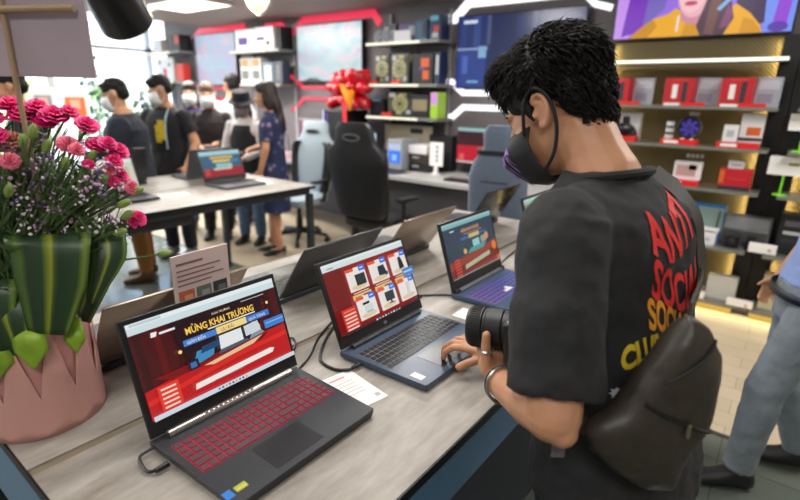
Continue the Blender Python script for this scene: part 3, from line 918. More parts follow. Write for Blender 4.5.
# ------------------------------------------------------------------ pot of flowers
def flower_pot():
    random.seed(11)
    cx, cy = -1.15, 0.272
    t = thing('flower_arrangement', 'pink wrapped pot of magenta carnations with big striped leaves', 'flower arrangement', (cx, cy, T))
    pink = mat('pink_wrap_card', (206, 150, 142), 0.5)
    pink2 = mat('pink_wrap_petal', (214, 160, 150), 0.5)
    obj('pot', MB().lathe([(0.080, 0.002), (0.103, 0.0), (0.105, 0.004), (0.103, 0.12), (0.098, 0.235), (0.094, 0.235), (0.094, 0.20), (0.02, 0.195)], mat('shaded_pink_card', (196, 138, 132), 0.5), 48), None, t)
    # outer wrap with a deep zigzag rim
    wp = MB(); NP = 11; cols = NP * 12
    bmw = wp.bm; Lr = []
    for q in range(cols + 1):
        f = (q / cols * NP) % 1.0
        pk = 0.238 if int(q / cols * NP + .0001) % 2 == 0 else 0.215
        tz = 0.085 + (pk - 0.085) * (1 - abs(f - .5) * 2)
        a = 2 * PI * q / cols + 0.28
        colm = []
        for g in range(9):
            zz = tz * g / 8
            r = 0.1085 - 0.006 * (zz / .235) + (0.003 * (g / 8) ** 2 if f > .2 and f < .8 else 0)
            colm.append(bmw.verts.new((r * math.cos(a), r * math.sin(a), zz + .0005)))
        Lr.append(colm)
    for x, y in zip(Lr, Lr[1:]):
        for g in range(8): bmw.faces.new((x[g], y[g], y[g + 1], x[g + 1]))
    bmesh.ops.remove_doubles(bmw, verts=bmw.verts[:], dist=1e-5)
    o = obj('wrap', wp, pink2, t, True, .9); sd_ = o.modifiers.new('t', 'SOLIDIFY'); sd_.thickness = .0014; sd_.offset = 1
    obj('soil', MB().lathe([(0.001, 0.2005), (0.093, 0.2005), (0.093, 0.212), (0.001, 0.222)], mat('floral_foam', (40, 62, 36), 0.9, bump=0.5), 24), None, t)
    # striped leaves
    lm = bpy.data.materials.new('striped_leaf'); lm.use_nodes = True
    nt = lm.node_tree; b = nt.nodes['Principled BSDF']; b.inputs['Roughness'].default_value = 0.42
    at = nt.nodes.new('ShaderNodeAttribute'); at.attribute_name = 'leaf_u'
    r = nt.nodes.new('ShaderNodeValToRGB'); e = r.color_ramp.elements
    e[0].position = 0.0; e[0].color = rgb((44, 70, 34)); e[1].position = 1.0; e[1].color = rgb((56, 86, 36))
    for p, c in ((0.12, (74, 104, 34)), (0.20, (32, 54, 32)), (0.40, (36, 62, 34)), (0.46, (100, 118, 34)), (0.52, (146, 152, 42)), (0.56, (60, 90, 34)), (0.62, (30, 54, 32)), (0.86, (40, 68, 34)), (0.94, (110, 134, 48))):
        x = e.new(p); x.color = rgb(c)
    nt.links.new(at.outputs['Fac'], r.inputs['Fac']); nt.links.new(r.outputs['Color'], b.inputs['Base Color'])
    def leaf(path, widths, side, name='striped_leaf', m=None, cup=0.15, nseg=10):
        path = smooth_path(path, 6)
        n = len(path)
        bm = bmesh.new(); rows_ = []
        la = bm.verts.layers.float.new('leaf_u')
        for i, p in enumerate(path):
            tt = i / (n - 1)
            k = tt * (len(widths) - 1); j = min(int(k), len(widths) - 2); w_ = widths[j] + (widths[j + 1] - widths[j]) * (k - j)
            tg = (path[min(i + 1, n - 1)] - path[max(i - 1, 0)]).normalized()
            sd = V(side); sd = (sd - tg * sd.dot(tg)).normalized(); nn = sd.cross(tg)
            row = []
            for q in range(nseg + 1):
                u = q / nseg
                v = bm.verts.new(p + sd * (u - 0.5) * w_ + nn * (cup * w_ * (u - 0.5) ** 2 * 2))
                v[la] = u
                row.append(v)
            rows_.append(row)
        for a_, b_ in zip(rows_, rows_[1:]):
            for q in range(nseg):
                bm.faces.new((a_[q], a_[q + 1], b_[q + 1], b_[q]))
        me = bpy.data.meshes.new(name); bm.to_mesh(me); bm.free(); me.shade_smooth(); me.materials.append(m or lm)
        o = bpy.data.objects.new(name, me); COL.objects.link(o); o.parent = t
        s = o.modifiers.new('thickness', 'SOLIDIFY'); s.thickness = 0.0009
        return o
    # camera lies towards (+0.9, -0.2): 'out' is that way, 'rgt' is picture right
    out = V((0.86, -0.50, 0)); rgt = V((0.62, 0.78, 0)).normalized(); up = V((0, 0, 1))
    def W(a, o_, z_): return rgt * a + out * o_ + up * z_
    # the big folded leaf: up out of the pot, over, and down in front
    leaf([W(0.05, 0.015, 0.21), W(0.065, 0.03, 0.32), W(0.078, 0.055, 0.395), W(0.088, 0.095, 0.392), W(0.080, 0.108, 0.32), W(0.062, 0.112, 0.225)], [0.09, 0.115, 0.128, 0.130, 0.115, 0.065], rgt, cup=0.10)
    leaf([W(0.09, 0.02, 0.21), W(0.14, 0.02, 0.31), W(0.165, 0.03, 0.385), W(0.172, 0.055, 0.35), W(0.135, 0.075, 0.265)], [0.05, 0.065, 0.07, 0.06, 0.02], (out * -0.3 + rgt * 0.9 + up * 0.2), cup=0.2)
    leaf([W(-0.03, 0.02, 0.21), W(-0.04, 0.055, 0.31), W(-0.03, 0.10, 0.31), W(-0.02, 0.115, 0.20)], [0.08, 0.10, 0.11, 0.05], rgt, cup=0.2)
    leaf([W(0.0, 0.03, 0.20), W(-0.005, 0.08, 0.29), W(0.0, 0.108, 0.26), W(0.01, 0.112, 0.19)], [0.05, 0.075, 0.075, 0.03], rgt, cup=0.2)
    leaf([W(-0.06, 0.01, 0.20), W(-0.09, 0.06, 0.27), W(-0.10, 0.10, 0.25), W(-0.09, 0.12, 0.19)], [0.06, 0.09, 0.09, 0.04], rgt, cup=0.2)
    lg = mat('lime_leaf', (138, 172, 46), 0.4, var=0.25, vscale=30)
    for a, o_, z0, h2, w_ in ((0.030, 0.112, 0.245, 0.085, 0.055), (-0.035, 0.110, 0.225, 0.085, 0.065), (0.098, 0.085, 0.235, 0.062, 0.036), (-0.085, 0.09, 0.22, 0.07, 0.05)):
        leaf([W(a, o_ * 0.8, z0), W(a, o_ + 0.006, z0 - 0.02), W(a, o_ + 0.010, z0 - h2 * 0.6), W(a, o_ + 0.006, z0 - h2)], [w_ * 0.6, w_, w_, 0.004], rgt, 'lime_leaf', lg, 0.3, 6)
    # stems with narrow leaves
    sg = mat('stem_green', (86, 110, 64), 0.5, var=0.3, vscale=20)
    sd = mat('dark_leaf_green', (34, 50, 34), 0.5)
    st = MB(); tips = []
    def bract(mb, p, d, l, w_):
        sdv = d.cross(V((random.random() - .5, random.random() - .5, .3))).normalized()
        mb.loft([[p - sdv * w_, p + d * l * 0.02, p + sdv * w_ * 0.2], [p + d * l * 0.5 - sdv * w_ * 1.2, p + d * l * 0.5 + V((0, 0, 0.001)), p + d * l * 0.5 + sdv * w_], [p + d * l, p + d * l + V((0.0003, 0, 0)), p + d * l + V((0, 0.0003, 0.0003))]])
    def stem(a0, a1, o1, z1, r_=0.0019, leaves_=5):
        p0 = W(random.uniform(-0.05, 0.06), random.uniform(-0.05, 0.06), 0.2122)
        p1 = W(a1, o1, z1)
        mid = (p0 + p1) / 2 + W(random.uniform(-0.01, 0.01) - a1 * 0.15, random.uniform(-0.01, 0.01), 0.03)
        pa = smooth_path([p0, mid, p1], 5)
        st.tube(pa, [r_ * 1.2] * (len(pa) - 1) + [r_ * 0.8], sg, 5)
        for _ in range(leaves_):
            q = random.randint(1, len(pa) - 2)
            d = (W(random.uniform(-1, 1), random.uniform(-1, 1), random.uniform(0.2, 1.0))).normalized()
            bract(st, pa[q], d, random.uniform(0.03, 0.075), random.uniform(0.0016, 0.004))
        return p1, (pa[-1] - pa[-2]).normalized()
    mag = mat('magenta_petal', (224, 30, 118), 0.5, var=0.18, vscale=60)
    ros = mat('rose_petal', (232, 110, 140), 0.5, var=0.15, vscale=60)
    sal = mat('salmon_petal', (228, 160, 140), 0.5, var=0.15, vscale=60)
    def carnation(p, d, r_, m):
        mb = MB()
        mb.loft([ring(p - d * r_ * 0.9, V((r_ * .12, 0, 0)), V((0, r_ * .12, 0)), 8), ring(p - d * r_ * 0.2, V((r_ * .30, 0, 0)), V((0, r_ * .30, 0)), 8), ring(p + d * r_ * 0.1, V((r_ * .34, 0, 0)), V((0, r_ * .34, 0)), 8)], sg)
        u = d.cross(V((0.3, 0.9, 0.1))).normalized(); w_ = d.cross(u)
        for tier, (rr, n_, zz) in enumerate(((1.0, 9, 0.10), (0.85, 8, 0.26), (0.62, 7, 0.42), (0.36, 5, 0.55))):
            for i in range(n_):
                a = 2 * PI * i / n_ + tier * 0.4 + random.uniform(-0.15, 0.15)
                rad = (u * math.cos(a) + w_ * math.sin(a)); tg = d.cross(rad)
                row = []
                base = p + d * r_ * 0.05
                k_ = rr * r_ * random.uniform(0.9, 1.1)
                for f, hw, lift in ((0.12, 0.08, 0.0), (0.6, 0.30, 0.55), (0.92, 0.42, 0.95), (1.0, 0.36, 0.9)):
                    c = base + rad * k_ * f + d * (zz * r_ * lift * 1.6)
                    jag = random.uniform(-0.05, 0.05) * r_
                    row.append([c - tg * hw * k_ + d * jag, c + d * (0.05 * r_ - jag), c + tg * hw * k_ + d * jag])
                i_ = mb.mi(m)
                vv = [[mb.bm.verts.new(q) for q in rw] for rw in row]
                for x, y in zip(vv, vv[1:]):
                    for q in range(2):
                        f_ = mb.bm.faces.new((x[q], x[q + 1], y[q + 1], y[q])); f_.material_index = i_
        o = obj('carnation', mb, None, t, True, 0, False)
        return o
    heads = [(.020, .03, .600, .026), (.045, .0, .620, .027), (.062, .05, .605, .025), (.085, .0, .618, .025), (.112, .02, .605, .027), (.098, .06, .595, .023), (.165, .02, .590, .024), (.030, .07, .575, .025), (.0, .04, .625, .027), (-.02, .05, .595, .027), (.135, .0, .612, .020),
             (-.04, .0, .62, .028), (-.05, .06, .58, .028), (.178, .03, .555, .023), (.198, .04, .560, .019), (.212, .03, .545, .022), (.205, .05, .530, .018), (.165, .06, .525, .014), (.208, .03, .500, .019), (.200, .05, .492, .015), (.228, .02, .415, .019), (.218, .03, .408, .013), (-.09, .04, .60, .028)]
    for a, o_, z_, r_ in heads:
        if .03 < a < .125: o_ = min(o_, .012)
        p, d = stem(0, a, o_, z_)
        carnation(p, (d + V((0, 0, 0.4)) + out * 0.5).normalized(), r_ * .88, mag)
    for a, o_, z_, r_ in ((.045, .03, .565, .020), (.035, .04, .555, .017), (.135, .05, .560, .018), (.150, .06, .552, .014), (.225, .03, .478, .015), (.195, .05, .515, .012), (.05, .08, .535, .016)):
        p, d = stem(0, a, o_, z_)
        carnation(p, (d + out * 0.6).normalized(), r_, sal if a < .1 and r_ > .0165 else ros)
    # buds, small violet and white sprays
    bud = mat('bud_green', (128, 152, 76), 0.5, var=0.2, vscale=40); vio = mat('violet_floret', (132, 96, 158), 0.5); wht = mat('white_floret', (226, 214, 226), 0.5); lil = mat('lilac_floret', (196, 150, 190), 0.5)
    bmb = MB()
    for a, o_, z_ in ((.045, .10, .49), (.235, .03, .472), (.212, .05, .452), (.27, .03, .345), (.09, .07, .585), (.105, .06, .56), (.17, .05, .54), (.185, .06, .50), (.215, .05, .43), (.20, .06, .40), (.13, .07, .53), (-.02, .1, .5), (.075, .08, .57), (.01, .09, .56)):
        p, d = stem(0, a, o_, z_, 0.0016)
        bmb.ell(p, (0.0075, 0.0075, 0.015), bud, d.to_track_quat('Z', 'Y').to_matrix(), 8, 6)
    obj('bud', bmb, None, t)['kind'] = 'stuff'
    fl = MB()
    for i in range(60):
        a = random.uniform(.04, .215); o_ = random.uniform(0.0, 0.09); z_ = random.uniform(.40, .56)
        p, d = stem(0, a, o_, z_, 0.0011, 3)
        m_ = random.choice((vio, vio, lil, wht, wht, lil))
        for _ in range(7):
            q = p + V((random.gauss(0, 0.008), random.gauss(0, 0.008), random.gauss(0, 0.014)))
            fl.ell(q, (random.uniform(0.002, 0.0042), random.uniform(0.0015, 0.004), random.uniform(0.0012, 0.003)), m_, Euler((random.random() * 3, random.random() * 3, 0)).to_matrix(), 6, 4)
    for i in range(18):
        p, d = stem(0, random.uniform(-0.08, .08), random.uniform(0.04, 0.11), random.uniform(.38, .54), 0.0011, 4)
        for _ in range(5):
            q = p + V((random.gauss(0, 0.007), random.gauss(0, 0.007), random.gauss(0, 0.012)))
            fl.ell(q, 0.0024, random.choice((vio, lil)), None, 6, 4)
    o = obj('filler_blossom', fl, None, t); o['kind'] = 'stuff'
    for i in range(230):
        a_ = random.uniform(-.13, .20)
        stem(0, a_, random.uniform(-0.09, 0.085 if a_ > .13 else .02 if a_ > .02 else .06), random.uniform(.34, .59 if a_ < .16 else .50), 0.0014, 8)
    o = obj('stem_foliage', st, None, t, True, 0.9, False); o['kind'] = 'stuff'
    return t
flower_pot()

# sign board on a bamboo stick, seen from behind
bam = mat('bamboo', (168, 142, 112), 0.5, var=0.15, vscale=25, stretch=(1, 1, 0.1))
t = thing('sign_on_stick', 'mauve back of a card sign on a bamboo stick rising from the flowers', 'sign', (-1.07, 0.308, T))
obj('stick', MB().tube([(0, 0, 0.2245), (0, 0, 0.55), (0.002, 0, 0.9), (0, 0, 1.12)], 0.0046, n=8), bam, t)
rt_ = V((0.789, 0.614, 0)).normalized()
Rt = Matrix.Rotation(math.atan2(rt_.y, rt_.x), 4, 'Z')
bd = MB().box((-0.044, 0.008, 0.905), (0.354, 0.0035, 0.46)); bd.xf(Rt)
obj('board', bd, mat('mauve_card', (176, 160, 170), 0.55, var=0.06, vscale=6), t, False)
cr = MB().tube([V((-0.20, -0.006, 0.778)), V((0.0, -0.007, 0.778)), V((0.122, -0.006, 0.782))], 0.0055, n=8).xf(Rt)
obj('cross_stick', cr, bam, t)
# ------------------------------------------------------------------ lit lines on the back wall
YW = YB
def line_trim(n, pts, wdt, m):
    """flat lit profile following a bent line on the wall (x, z)"""
    mb = MB()
    P = [V((x, 0, z)) for x, z in pts]
    a, b = [], []
    for i, p in enumerate(P):
        d0 = (P[i] - P[i - 1]).normalized() if i else None
        d1 = (P[i + 1] - P[i]).normalized() if i < len(P) - 1 else None
        d = ((d0 or d1) + (d1 or d0)).normalized()
        nrm = V((-d.z, 0, d.x))
        k = 1.0
        if d0 and d1:
            k = 1 / max(0.5, d.dot(d1))
        a.append(p + nrm * wdt / 2 * k); b.append(p - nrm * wdt / 2 * k)
    yb, yf = YW - 0.001, YW - 0.018
    rings = []
    for q, r in zip(a, b):
        rings.append([V((q.x, yb, q.z)), V((q.x, yf, q.z)), V((r.x, yf, r.z)), V((r.x, yb, r.z))])
    mb.loft(rings)
    o = struct('trim_%d' % n, mb, m)
    return o
LW = led((250, 250, 255), 1.5); LR = led((240, 50, 84), 0.95)
line_trim(2, [(-3.10, 2.32), (-2.99, 2.32), (-2.84, 2.455), (-1.66, 2.455)], 0.085, LW)
line_trim(3, [(-1.72, 2.46), (-1.58, 2.34), (-1.44, 2.30)], 0.05, LW)
line_trim(4, [(-3.11, 1.71), (-3.0, 1.71), (-2.85, 1.60), (-1.62, 1.60)], 0.06, LW)
line_trim(5, [(-3.10, 1.35), (-2.97, 1.35), (-2.84, 1.455), (-1.62, 1.455)], 0.06, LW)
line_trim(6, [(-5.50, 2.30), (-5.28, 2.455), (-4.09, 2.455), (-3.99, 2.34)], 0.085, LR)
line_trim(7, [(-5.62, 1.80), (-5.50, 1.76), (-5.33, 1.64), (-4.45, 1.64)], 0.05, LR)
line_trim(8, [(-5.58, 1.35), (-5.48, 1.38), (-5.32, 1.50), (-4.45, 1.50)], 0.05, LR)
line_trim(9, [(-7.86, 2.36), (-7.66, 2.46), (-6.50, 2.46)], 0.085, LR)
line_trim(10, [(-6.05, 2.44), (-5.70, 2.44), (-5.62, 2.36)], 0.05, LR)
line_trim(11, [(-7.9, 1.66), (-7.75, 1.62), (-6.7, 1.62)], 0.05, LR)
line_trim(12, [(-7.9, 1.36), (-7.75, 1.46), (-6.7, 1.46)], 0.05, LR)

# ------------------------------------------------------------------ wall screens
def pastel(name, seed, cols):
    m = bpy.data.materials.new(name); m.use_nodes = True
    nt = m.node_tree; b = nt.nodes['Principled BSDF']; b.inputs['Base Color'].default_value = (.02, .02, .02, 1); b.inputs['Roughness'].default_value = 0.3
    tc = nt.nodes.new('ShaderNodeTexCoord'); mp = nt.nodes.new('ShaderNodeMapping'); mp.inputs['Location'].default_value = (seed, seed * .3, seed * .7); mp.inputs['Scale'].default_value = (0.9, 0.9, 1.7)
    n = nt.nodes.new('ShaderNodeTexNoise'); n.inputs['Scale'].default_value = 1.7; n.inputs['Detail'].default_value = 2; n.inputs['Distortion'].default_value = 1.2
    r = nt.nodes.new('ShaderNodeValToRGB')
    e = r.color_ramp.elements; e[0].position = .3; e[0].color = rgb(cols[0]); e[1].position = .7; e[1].color = rgb(cols[-1])
    for i, c in enumerate(cols[1:-1]):
        x = e.new(.3 + .4 * (i + 1) / (len(cols) - 1)); x.color = rgb(c)
    nt.links.new(tc.outputs['Object'], mp.inputs[0]); nt.links.new(mp.outputs[0], n.inputs['Vector']); nt.links.new(n.outputs['Fac'], r.inputs['Fac'])
    nt.links.new(r.outputs['Color'], b.inputs['Emission Color']); b.inputs['Emission Strength'].default_value = 0.9
    return m
def wall_screen(label, x0, x1, z0, z1, page, m=None, depth=0.06):
    t = thing('wall_screen', label, 'screen', ((x0 + x1) / 2, YW, (z0 + z1) / 2))
    w, h = x1 - x0, z1 - z0
    obj('casing', MB().box((0, -depth / 2 - 0.022, 0), (w, depth, h), bevel=0.006), M_blackp, t, False)
    obj('wall_bracket', MB().box((0, -0.0115, 0), (w * 0.4, 0.021, h * 0.4)), M_black, t, False)
    Ms = Matrix.Translation((-w / 2 + 0.012, -depth - 0.0225, -h / 2 + 0.012)) @ Matrix.Rotation(PI / 2, 4, 'X')
    S = Screen(w - 0.024, h - 0.024, Ms)
    page(S)
    obj('display', S.mb, None, t, False, fixn=False)
    return t
def pg_pastel(m):
    def f(S):
        S.poly([(0, 0), (1, 0), (1, 1), (0, 1)], m)
        S.poly([(0.08, 0.0), (0.20, 0.06), (0.32, 0.05), (0.40, 0.0)], (60, 62, 74))
    return f
def pg_pastel2(m):
    def f(S):
        S.poly([(0, 0), (1, 0), (1, 1), (0, 1)], m)
        S.rect(0, 0.66, 1, 0.67, (200, 190, 215)); S.rect(0, 0.34, 1, 0.345, (190, 190, 220))
    return f
wall_screen('large pale screen above the red bunch on the desk wall', -5.34, -4.20, 1.71, 2.39, pg_pastel(pastel('pale_landscape', 3, [(200, 176, 200), (170, 200, 214), (186, 214, 216), (226, 206, 218), (150, 170, 200)])))
wall_screen('pale lilac wall screen behind the people at the rear table', -7.71, -6.66, 1.66, 2.40, pg_pastel2(pastel('lilac_landscape', 9, [(214, 176, 206), (196, 190, 222), (172, 204, 224), (224, 196, 214)])))
def pg_blue(S):
    S.rect(0, 0, 1, 1, (34, 48, 104))
    for i in range(8):
        S.rect(0.02 + i * 0.12, 0, 0.08 + i * 0.12, 1, (40 + (i % 3) * 8, 58 + (i % 2) * 12, 118 + (i % 3) * 10))
    S.rect(0, 0, 0.26, 0.52, (40, 62, 136)); S.rect(0.26, 0, 1, 1, (30, 42, 84)); S.rect(0.5, 0.1, 0.97, 0.95, (34, 50, 96))
    S.rect(0, 0.535, 0.27, 0.56, (150, 170, 205)); S.rect(0.05, 0.90, 0.17, 0.945, (210, 225, 240)); S.rect(0.19, 0.42, 0.26, 0.58, (130, 170, 205)); S.rect(0.05, 0.2, 0.1, 0.45, (70, 100, 180))
    S.rect(0.10, 0.07, 0.2, 0.1, (120, 180, 210)); S.rect(0.26, 0.6, 0.29, 1, (70, 88, 120)); S.rect(0.62, 0.6, 0.66, 1, (52, 70, 110))
wall_screen('dark blue wall screen between white lit lines behind the man', -2.91, -1.61, 1.64, 2.33, pg_blue)

def pg_girl(S):
    """a streamer in a yellow hoodie, violet and blue room lights; only chin and below show in the frame"""
    S.rect(0, 0, 1, 1, (150, 110, 225))
    S.poly([(0, 0), (0.10, 0), (0.16, 0.5), (0.10, 1), (0, 1)], (200, 150, 240)); S.poly([(0.0, .62), (0.17, .55), (0.2, 1), (0, 1)], (92, 150, 245))
    S.poly([(0.05, 0.02), (0.22, 0.10), (0.26, 0.55), (0.16, 0.9), (0.08, 0.5)], (122, 54, 190))
    S.poly([(0.18, 0.12), (0.30, 0.30), (0.36, 1.0), (0.22, 1.0)], (120, 100, 190))
    S.poly([(0.86, 0), (1, 0), (1, 1), (0.80, 1), (0.82, 0.4)], (120, 150, 245)); S.poly([(0.90, 0.06), (0.97, 0.06), (0.98, 0.5), (0.92, 0.55)], (150, 70, 215)); S.disc(0.93, 0.05, 0.05, 0.05, (90, 60, 170))
    S.poly([(0.70, 0.30), (0.80, 0.05), (0.86, 0.10), (0.84, 0.5), (0.76, 1), (0.68, 1)], (58, 34, 78))
    # hoodie
    S.poly([(0.10, 0.0), (0.16, 0.10), (0.24, 0.20), (0.33, 0.245), (0.37, 0.30), (0.45, 0.20), (0.62, 0.18), (0.70, 0.30), (0.78, 0.20), (0.84, 0.08), (0.86, 0.0)], (238, 170, 22))
    S.poly([(0.10, 0.0), (0.16, 0.10), (0.24, 0.20), (0.27, 0.12), (0.22, 0.0)], (206, 140, 16)); S.poly([(0.42, 0.0), (0.44, 0.14), (0.50, 0.17), (0.54, 0.0)], (214, 148, 14)); S.poly([(0.74, 0.0), (0.75, 0.16), (0.80, 0.13), (0.86, 0.0)], (216, 150, 20))
    # neck and face
    S.poly([(0.40, 0.20), (0.43, 0.14), (0.50, 0.12), (0.55, 0.16), (0.56, 0.36), (0.42, 0.36)], (206, 138, 160))
    S.disc(0.47, 0.52, 0.105, 0.33, (238, 176, 190), n=28); S.disc(0.455, 0.52, 0.085, 0.28, (246, 196, 200), n=28)
    S.disc(0.452, 0.335, 0.038, 0.024, (214, 74, 120)); S.disc(0.452, 0.35, 0.03, 0.010, (170, 40, 90))
    S.poly([(0.448, 0.44), (0.47, 0.43), (0.462, 0.56)], (224, 150, 168)); S.disc(0.42, 0.60, 0.022, 0.022, (60, 40, 60)); S.disc(0.50, 0.60, 0.022, 0.022, (60, 40, 60))
    # hair
    S.poly([(0.53, 0.0), (0.50, 0.10), (0.53, 0.30), (0.56, 0.55), (0.54, 0.75), (0.46, 0.86), (0.38, 0.78), (0.36, 0.6), (0.33, 0.80), (0.42, 0.97), (0.56, 0.97), (0.64, 0.8), (0.66, 0.4), (0.70, 0.16), (0.66, 0.0)], (74, 44, 62))
    S.poly([(0.55, 0.02), (0.56, 0.3), (0.60, 0.6), (0.62, 0.3), (0.60, 0.0)], (112, 70, 66)); S.poly([(0.63, 0.06), (0.66, 0.30), (0.69, 0.22), (0.68, 0.08)], (128, 60, 110))
    S.poly([(0.60, 0.26), (0.66, 0.38), (0.68, 0.36), (0.62, 0.24)], (130, 180, 230))
    S.rect(0.385, 0.05, 0.40, 0.22, (232, 222, 214))
wall_screen('large screen with a person in a yellow hoodie above the gold shelves', -1.39, -0.165, 2.03, 2.74, pg_girl, depth=0.05)
# violet light falls from that screen by itself

# ------------------------------------------------------------------ shelf racks on the desk wall
M_shelf = mat('grey_metal_shelf', (128, 128, 120), 0.35, metal=0.3)
def rack(label, x0, x1, zs, y0=4.40):
    t = thing('shelf_rack', label, 'shelf rack', ((x0 + x1) / 2, YW, 0))
    hw = (x1 - x0) / 2
    for s in (-1, 1):
        obj('upright', MB().span((s * (hw - 0.08) - 0.015, -0.03, 0.95), (s * (hw - 0.08) + 0.015, 0, 2.42)), mat('pale_upright', (150, 150, 150), 0.4), t, False)
    for z_ in zs:
        sh = obj('shelf', MB().span((-hw, y0 - YW, z_ - 0.03), (hw, -0.031, z_)), M_shelf, t, False)
        obj('light_strip', MB().span((-hw, y0 - YW - 0.008, z_ - 0.028), (hw * 0.5, y0 - YW - 0.0005, z_ - 0.004)), led((255, 250, 225), 1.2), sh, False)
    return t
ZR = (2.10, 1.68, 1.34)
rack('wall rack of boxed graphics cards left of the dark blue screen', -3.90, -2.95, ZR)
rack('short wall rack with white boxes left of the large pale screen', -6.42, -5.38, (2.10, 1.68))
rack('far left wall rack beside the shop front', -8.72, -7.75, (2.16, 1.72))

def box_item(label, c, s, m, cat='box', group=None, rz=0.0, extra=None, name='product_box'):
    t = thing(name, label, cat, (c[0], c[1], c[2]), rz, group)
    obj('carton', MB().box((0, 0, s[2] / 2), s, bevel=min(0.004, min(s) * .08)), m, t, False)
    if extra:
        mb = MB()
        for (x, z_, w, h, mm) in extra:        # printed panels on the front face
            mb.box((x * s[0], -s[1] / 2 - 0.0006, z_ * s[2]), (w * s[0], 0.001, h * s[2]), mm)
        obj('print', mb, None, t, False)
    return t
cB = lambda n, c, r=0.45: mat(n, c, r)
navy = cB('navy_carton', (30, 44, 76)); teal = cB('teal_carton', (44, 92, 124)); blk = cB('black_carton', (26, 26, 30)); gry = cB('grey_carton', (88, 88, 84)); wht_c = cB('white_carton', (222, 220, 222))
oli = cB('pale_olive_print', (176, 172, 120)); orng = cB('orange_print', (206, 92, 36)); prp = cB('purple_print', (82, 56, 120)); sil = cB('silver_print', (176, 178, 182)); grn = cB('lime_print', (150, 190, 50)); redp = cB('red_print', (206, 50, 40)); cyn = cB('cyan_print', (110, 190, 214)); darkp = cB('dark_print', (44, 44, 52))

# a twin-fan graphics card standing on its edge
def graphics_card(label, c, w, h, m, m2, rz=0.0):
    t = thing('graphics_card', label, 'graphics card', c, rz)
    obj('shroud', MB().box((0, 0, h / 2 + 0.01), (w, 0.045, h), bevel=0.008), m, t, False)
    obj('stand', MB().box((0, 0, 0.005), (w * 0.7, 0.09, 0.0096)), M_blackp, t, False)
    q = MB()
    for x, z_, a, b, mm in ((-.32, .86, .25, .16, sil), (.1, .9, .3, .10, oli), (.36, .16, .2, .16, sil), (-.30, .12, .22, .10, blk), (.38, .80, .14, .22, blk), (-.05, .10, .2, .08, oli)):
        q.box((x * w, -0.0232, z_ * h + .01), (a * w, .0012, b * h), mm)
    obj('trim_patch', q, None, t, False)
    n = 2 if w > h * 1.2 else 1
    for i in range(n):
        f = MB(); r = min(h * 0.36, w / n * 0.42); x = (i - (n - 1) / 2) * w / n
        f.cyl((x, -0.0226, h / 2 + 0.01), (x, -0.030, h / 2 + 0.01), r, r, m2, 20); f.cyl((x, -0.0301, h / 2 + 0.01), (x, -0.034, h / 2 + 0.01), r * 0.3, r * 0.3, m, 12)
        for k in range(9):
            a = k * 2 * PI / 9
            f.box((x + math.cos(a) * r * .62, -0.0325, h / 2 + 0.01 + math.sin(a) * r * .62), (r * .5, 0.004, r * .16), m, Matrix.Rotation(-a + .5, 3, 'Y'))
        obj('fan', f, None, t, False)
    return t
z1, z2, z3 = ZR
for i, (x, r) in enumerate(((-3.80, 0.06), (-3.70, 0.062), (-3.60, 0.058))):
    tt = thing('fan_cooler', ('silver fan cooler at the open end of the top rack shelf', 'silver fan cooler second along the top rack shelf', 'silver fan cooler next to the white label on the top shelf')[i], 'cooler', (x, 4.50, z1), 0, 'silver coolers on the top rack shelf')
    obj('ring', MB().tube([(r * math.cos(a), 0, r + 0.002 + r * math.sin(a)) for a in [k * PI / 12 for k in range(25)]], 0.009, sil, 6), None, tt)
    obj('hub', MB().cyl((0, 0.015, r + 0.002), (0, -0.015, r + 0.002), r * 0.82, r * 0.82, cB('fan_face', (96, 98, 108)), 18), None, tt, False)
box_item('navy box with a pale corner stacked behind the silver coolers', (-3.74, 4.64, z1), (0.20, 0.09, 0.20), navy, extra=[(-.2, .75, .3, .3, sil), (.2, .6, .3, .4, darkp)])
box_item('violet box stacked behind the white label on the top rack shelf', (-3.50, 4.64, z1), (0.22, 0.09, 0.20), prp, extra=[(.3, .6, .35, .5, sil)])
box_item('white label card standing on the top rack shelf', (-3.45, 4.46, z1), (0.22, 0.012, 0.11), wht_c, 'card', name='label_card')
box_item('teal blue box on the top rack shelf beside the white label', (-3.24, 4.56, z1), (0.15, 0.14, 0.20), teal, extra=[(.3, .5, .3, .7, darkp)])
box_item('tall blue and black box at the right end of the top rack shelf', (-3.06, 4.56, z1), (0.14, 0.14, 0.24), navy, extra=[(-.1, .85, .7, .2, cyn), (.1, .45, .4, .2, redp), (0, .2, .5, .2, sil)])
graphics_card('olive grey graphics card at the left of the middle rack shelf', (-3.77, 4.54, z2), 0.20, 0.30, gry, oli)
graphics_card('pale graphics card in the middle of the middle rack shelf', (-3.53, 4.54, z2), 0.22, 0.30, cB('stone_carton', (104, 102, 94)), oli)
box_item('grey carton behind the pale graphics card on the middle shelf', (-3.62, 4.66, z2), (0.50, 0.07, 0.33), darkp, extra=[(-.2, .8, .2, .2, oli), (.25, .8, .2, .2, oli)])
box_item('black box with orange flame print at the right of the middle rack shelf', (-3.20, 4.56, z2), (0.26, 0.14, 0.30), blk, extra=[(.1, .7, .4, .3, orng), (.15, .3, .3, .3, orng), (-.05, .5, .3, .1, prp)])
box_item('slim navy box at the end of the middle rack shelf', (-3.02, 4.56, z2), (0.06, 0.14, 0.31), navy, extra=[(0, .6, .6, .6, sil)])
for x, lb in ((-3.82, 'red price tag below the olive graphics card'), (-3.5, 'red price tag below the pale graphics card')):
    box_item(lb, (x, 4.42, z2), (0.12, 0.02, 0.035), redp, 'price tag', name='price_tag')
box_item('black cube box at the left of the bottom rack shelf', (-3.80, 4.54, z3), (0.20, 0.16, 0.18), blk, extra=[(0, .5, .6, .6, darkp), (0, .92, .6, .08, cyn)])
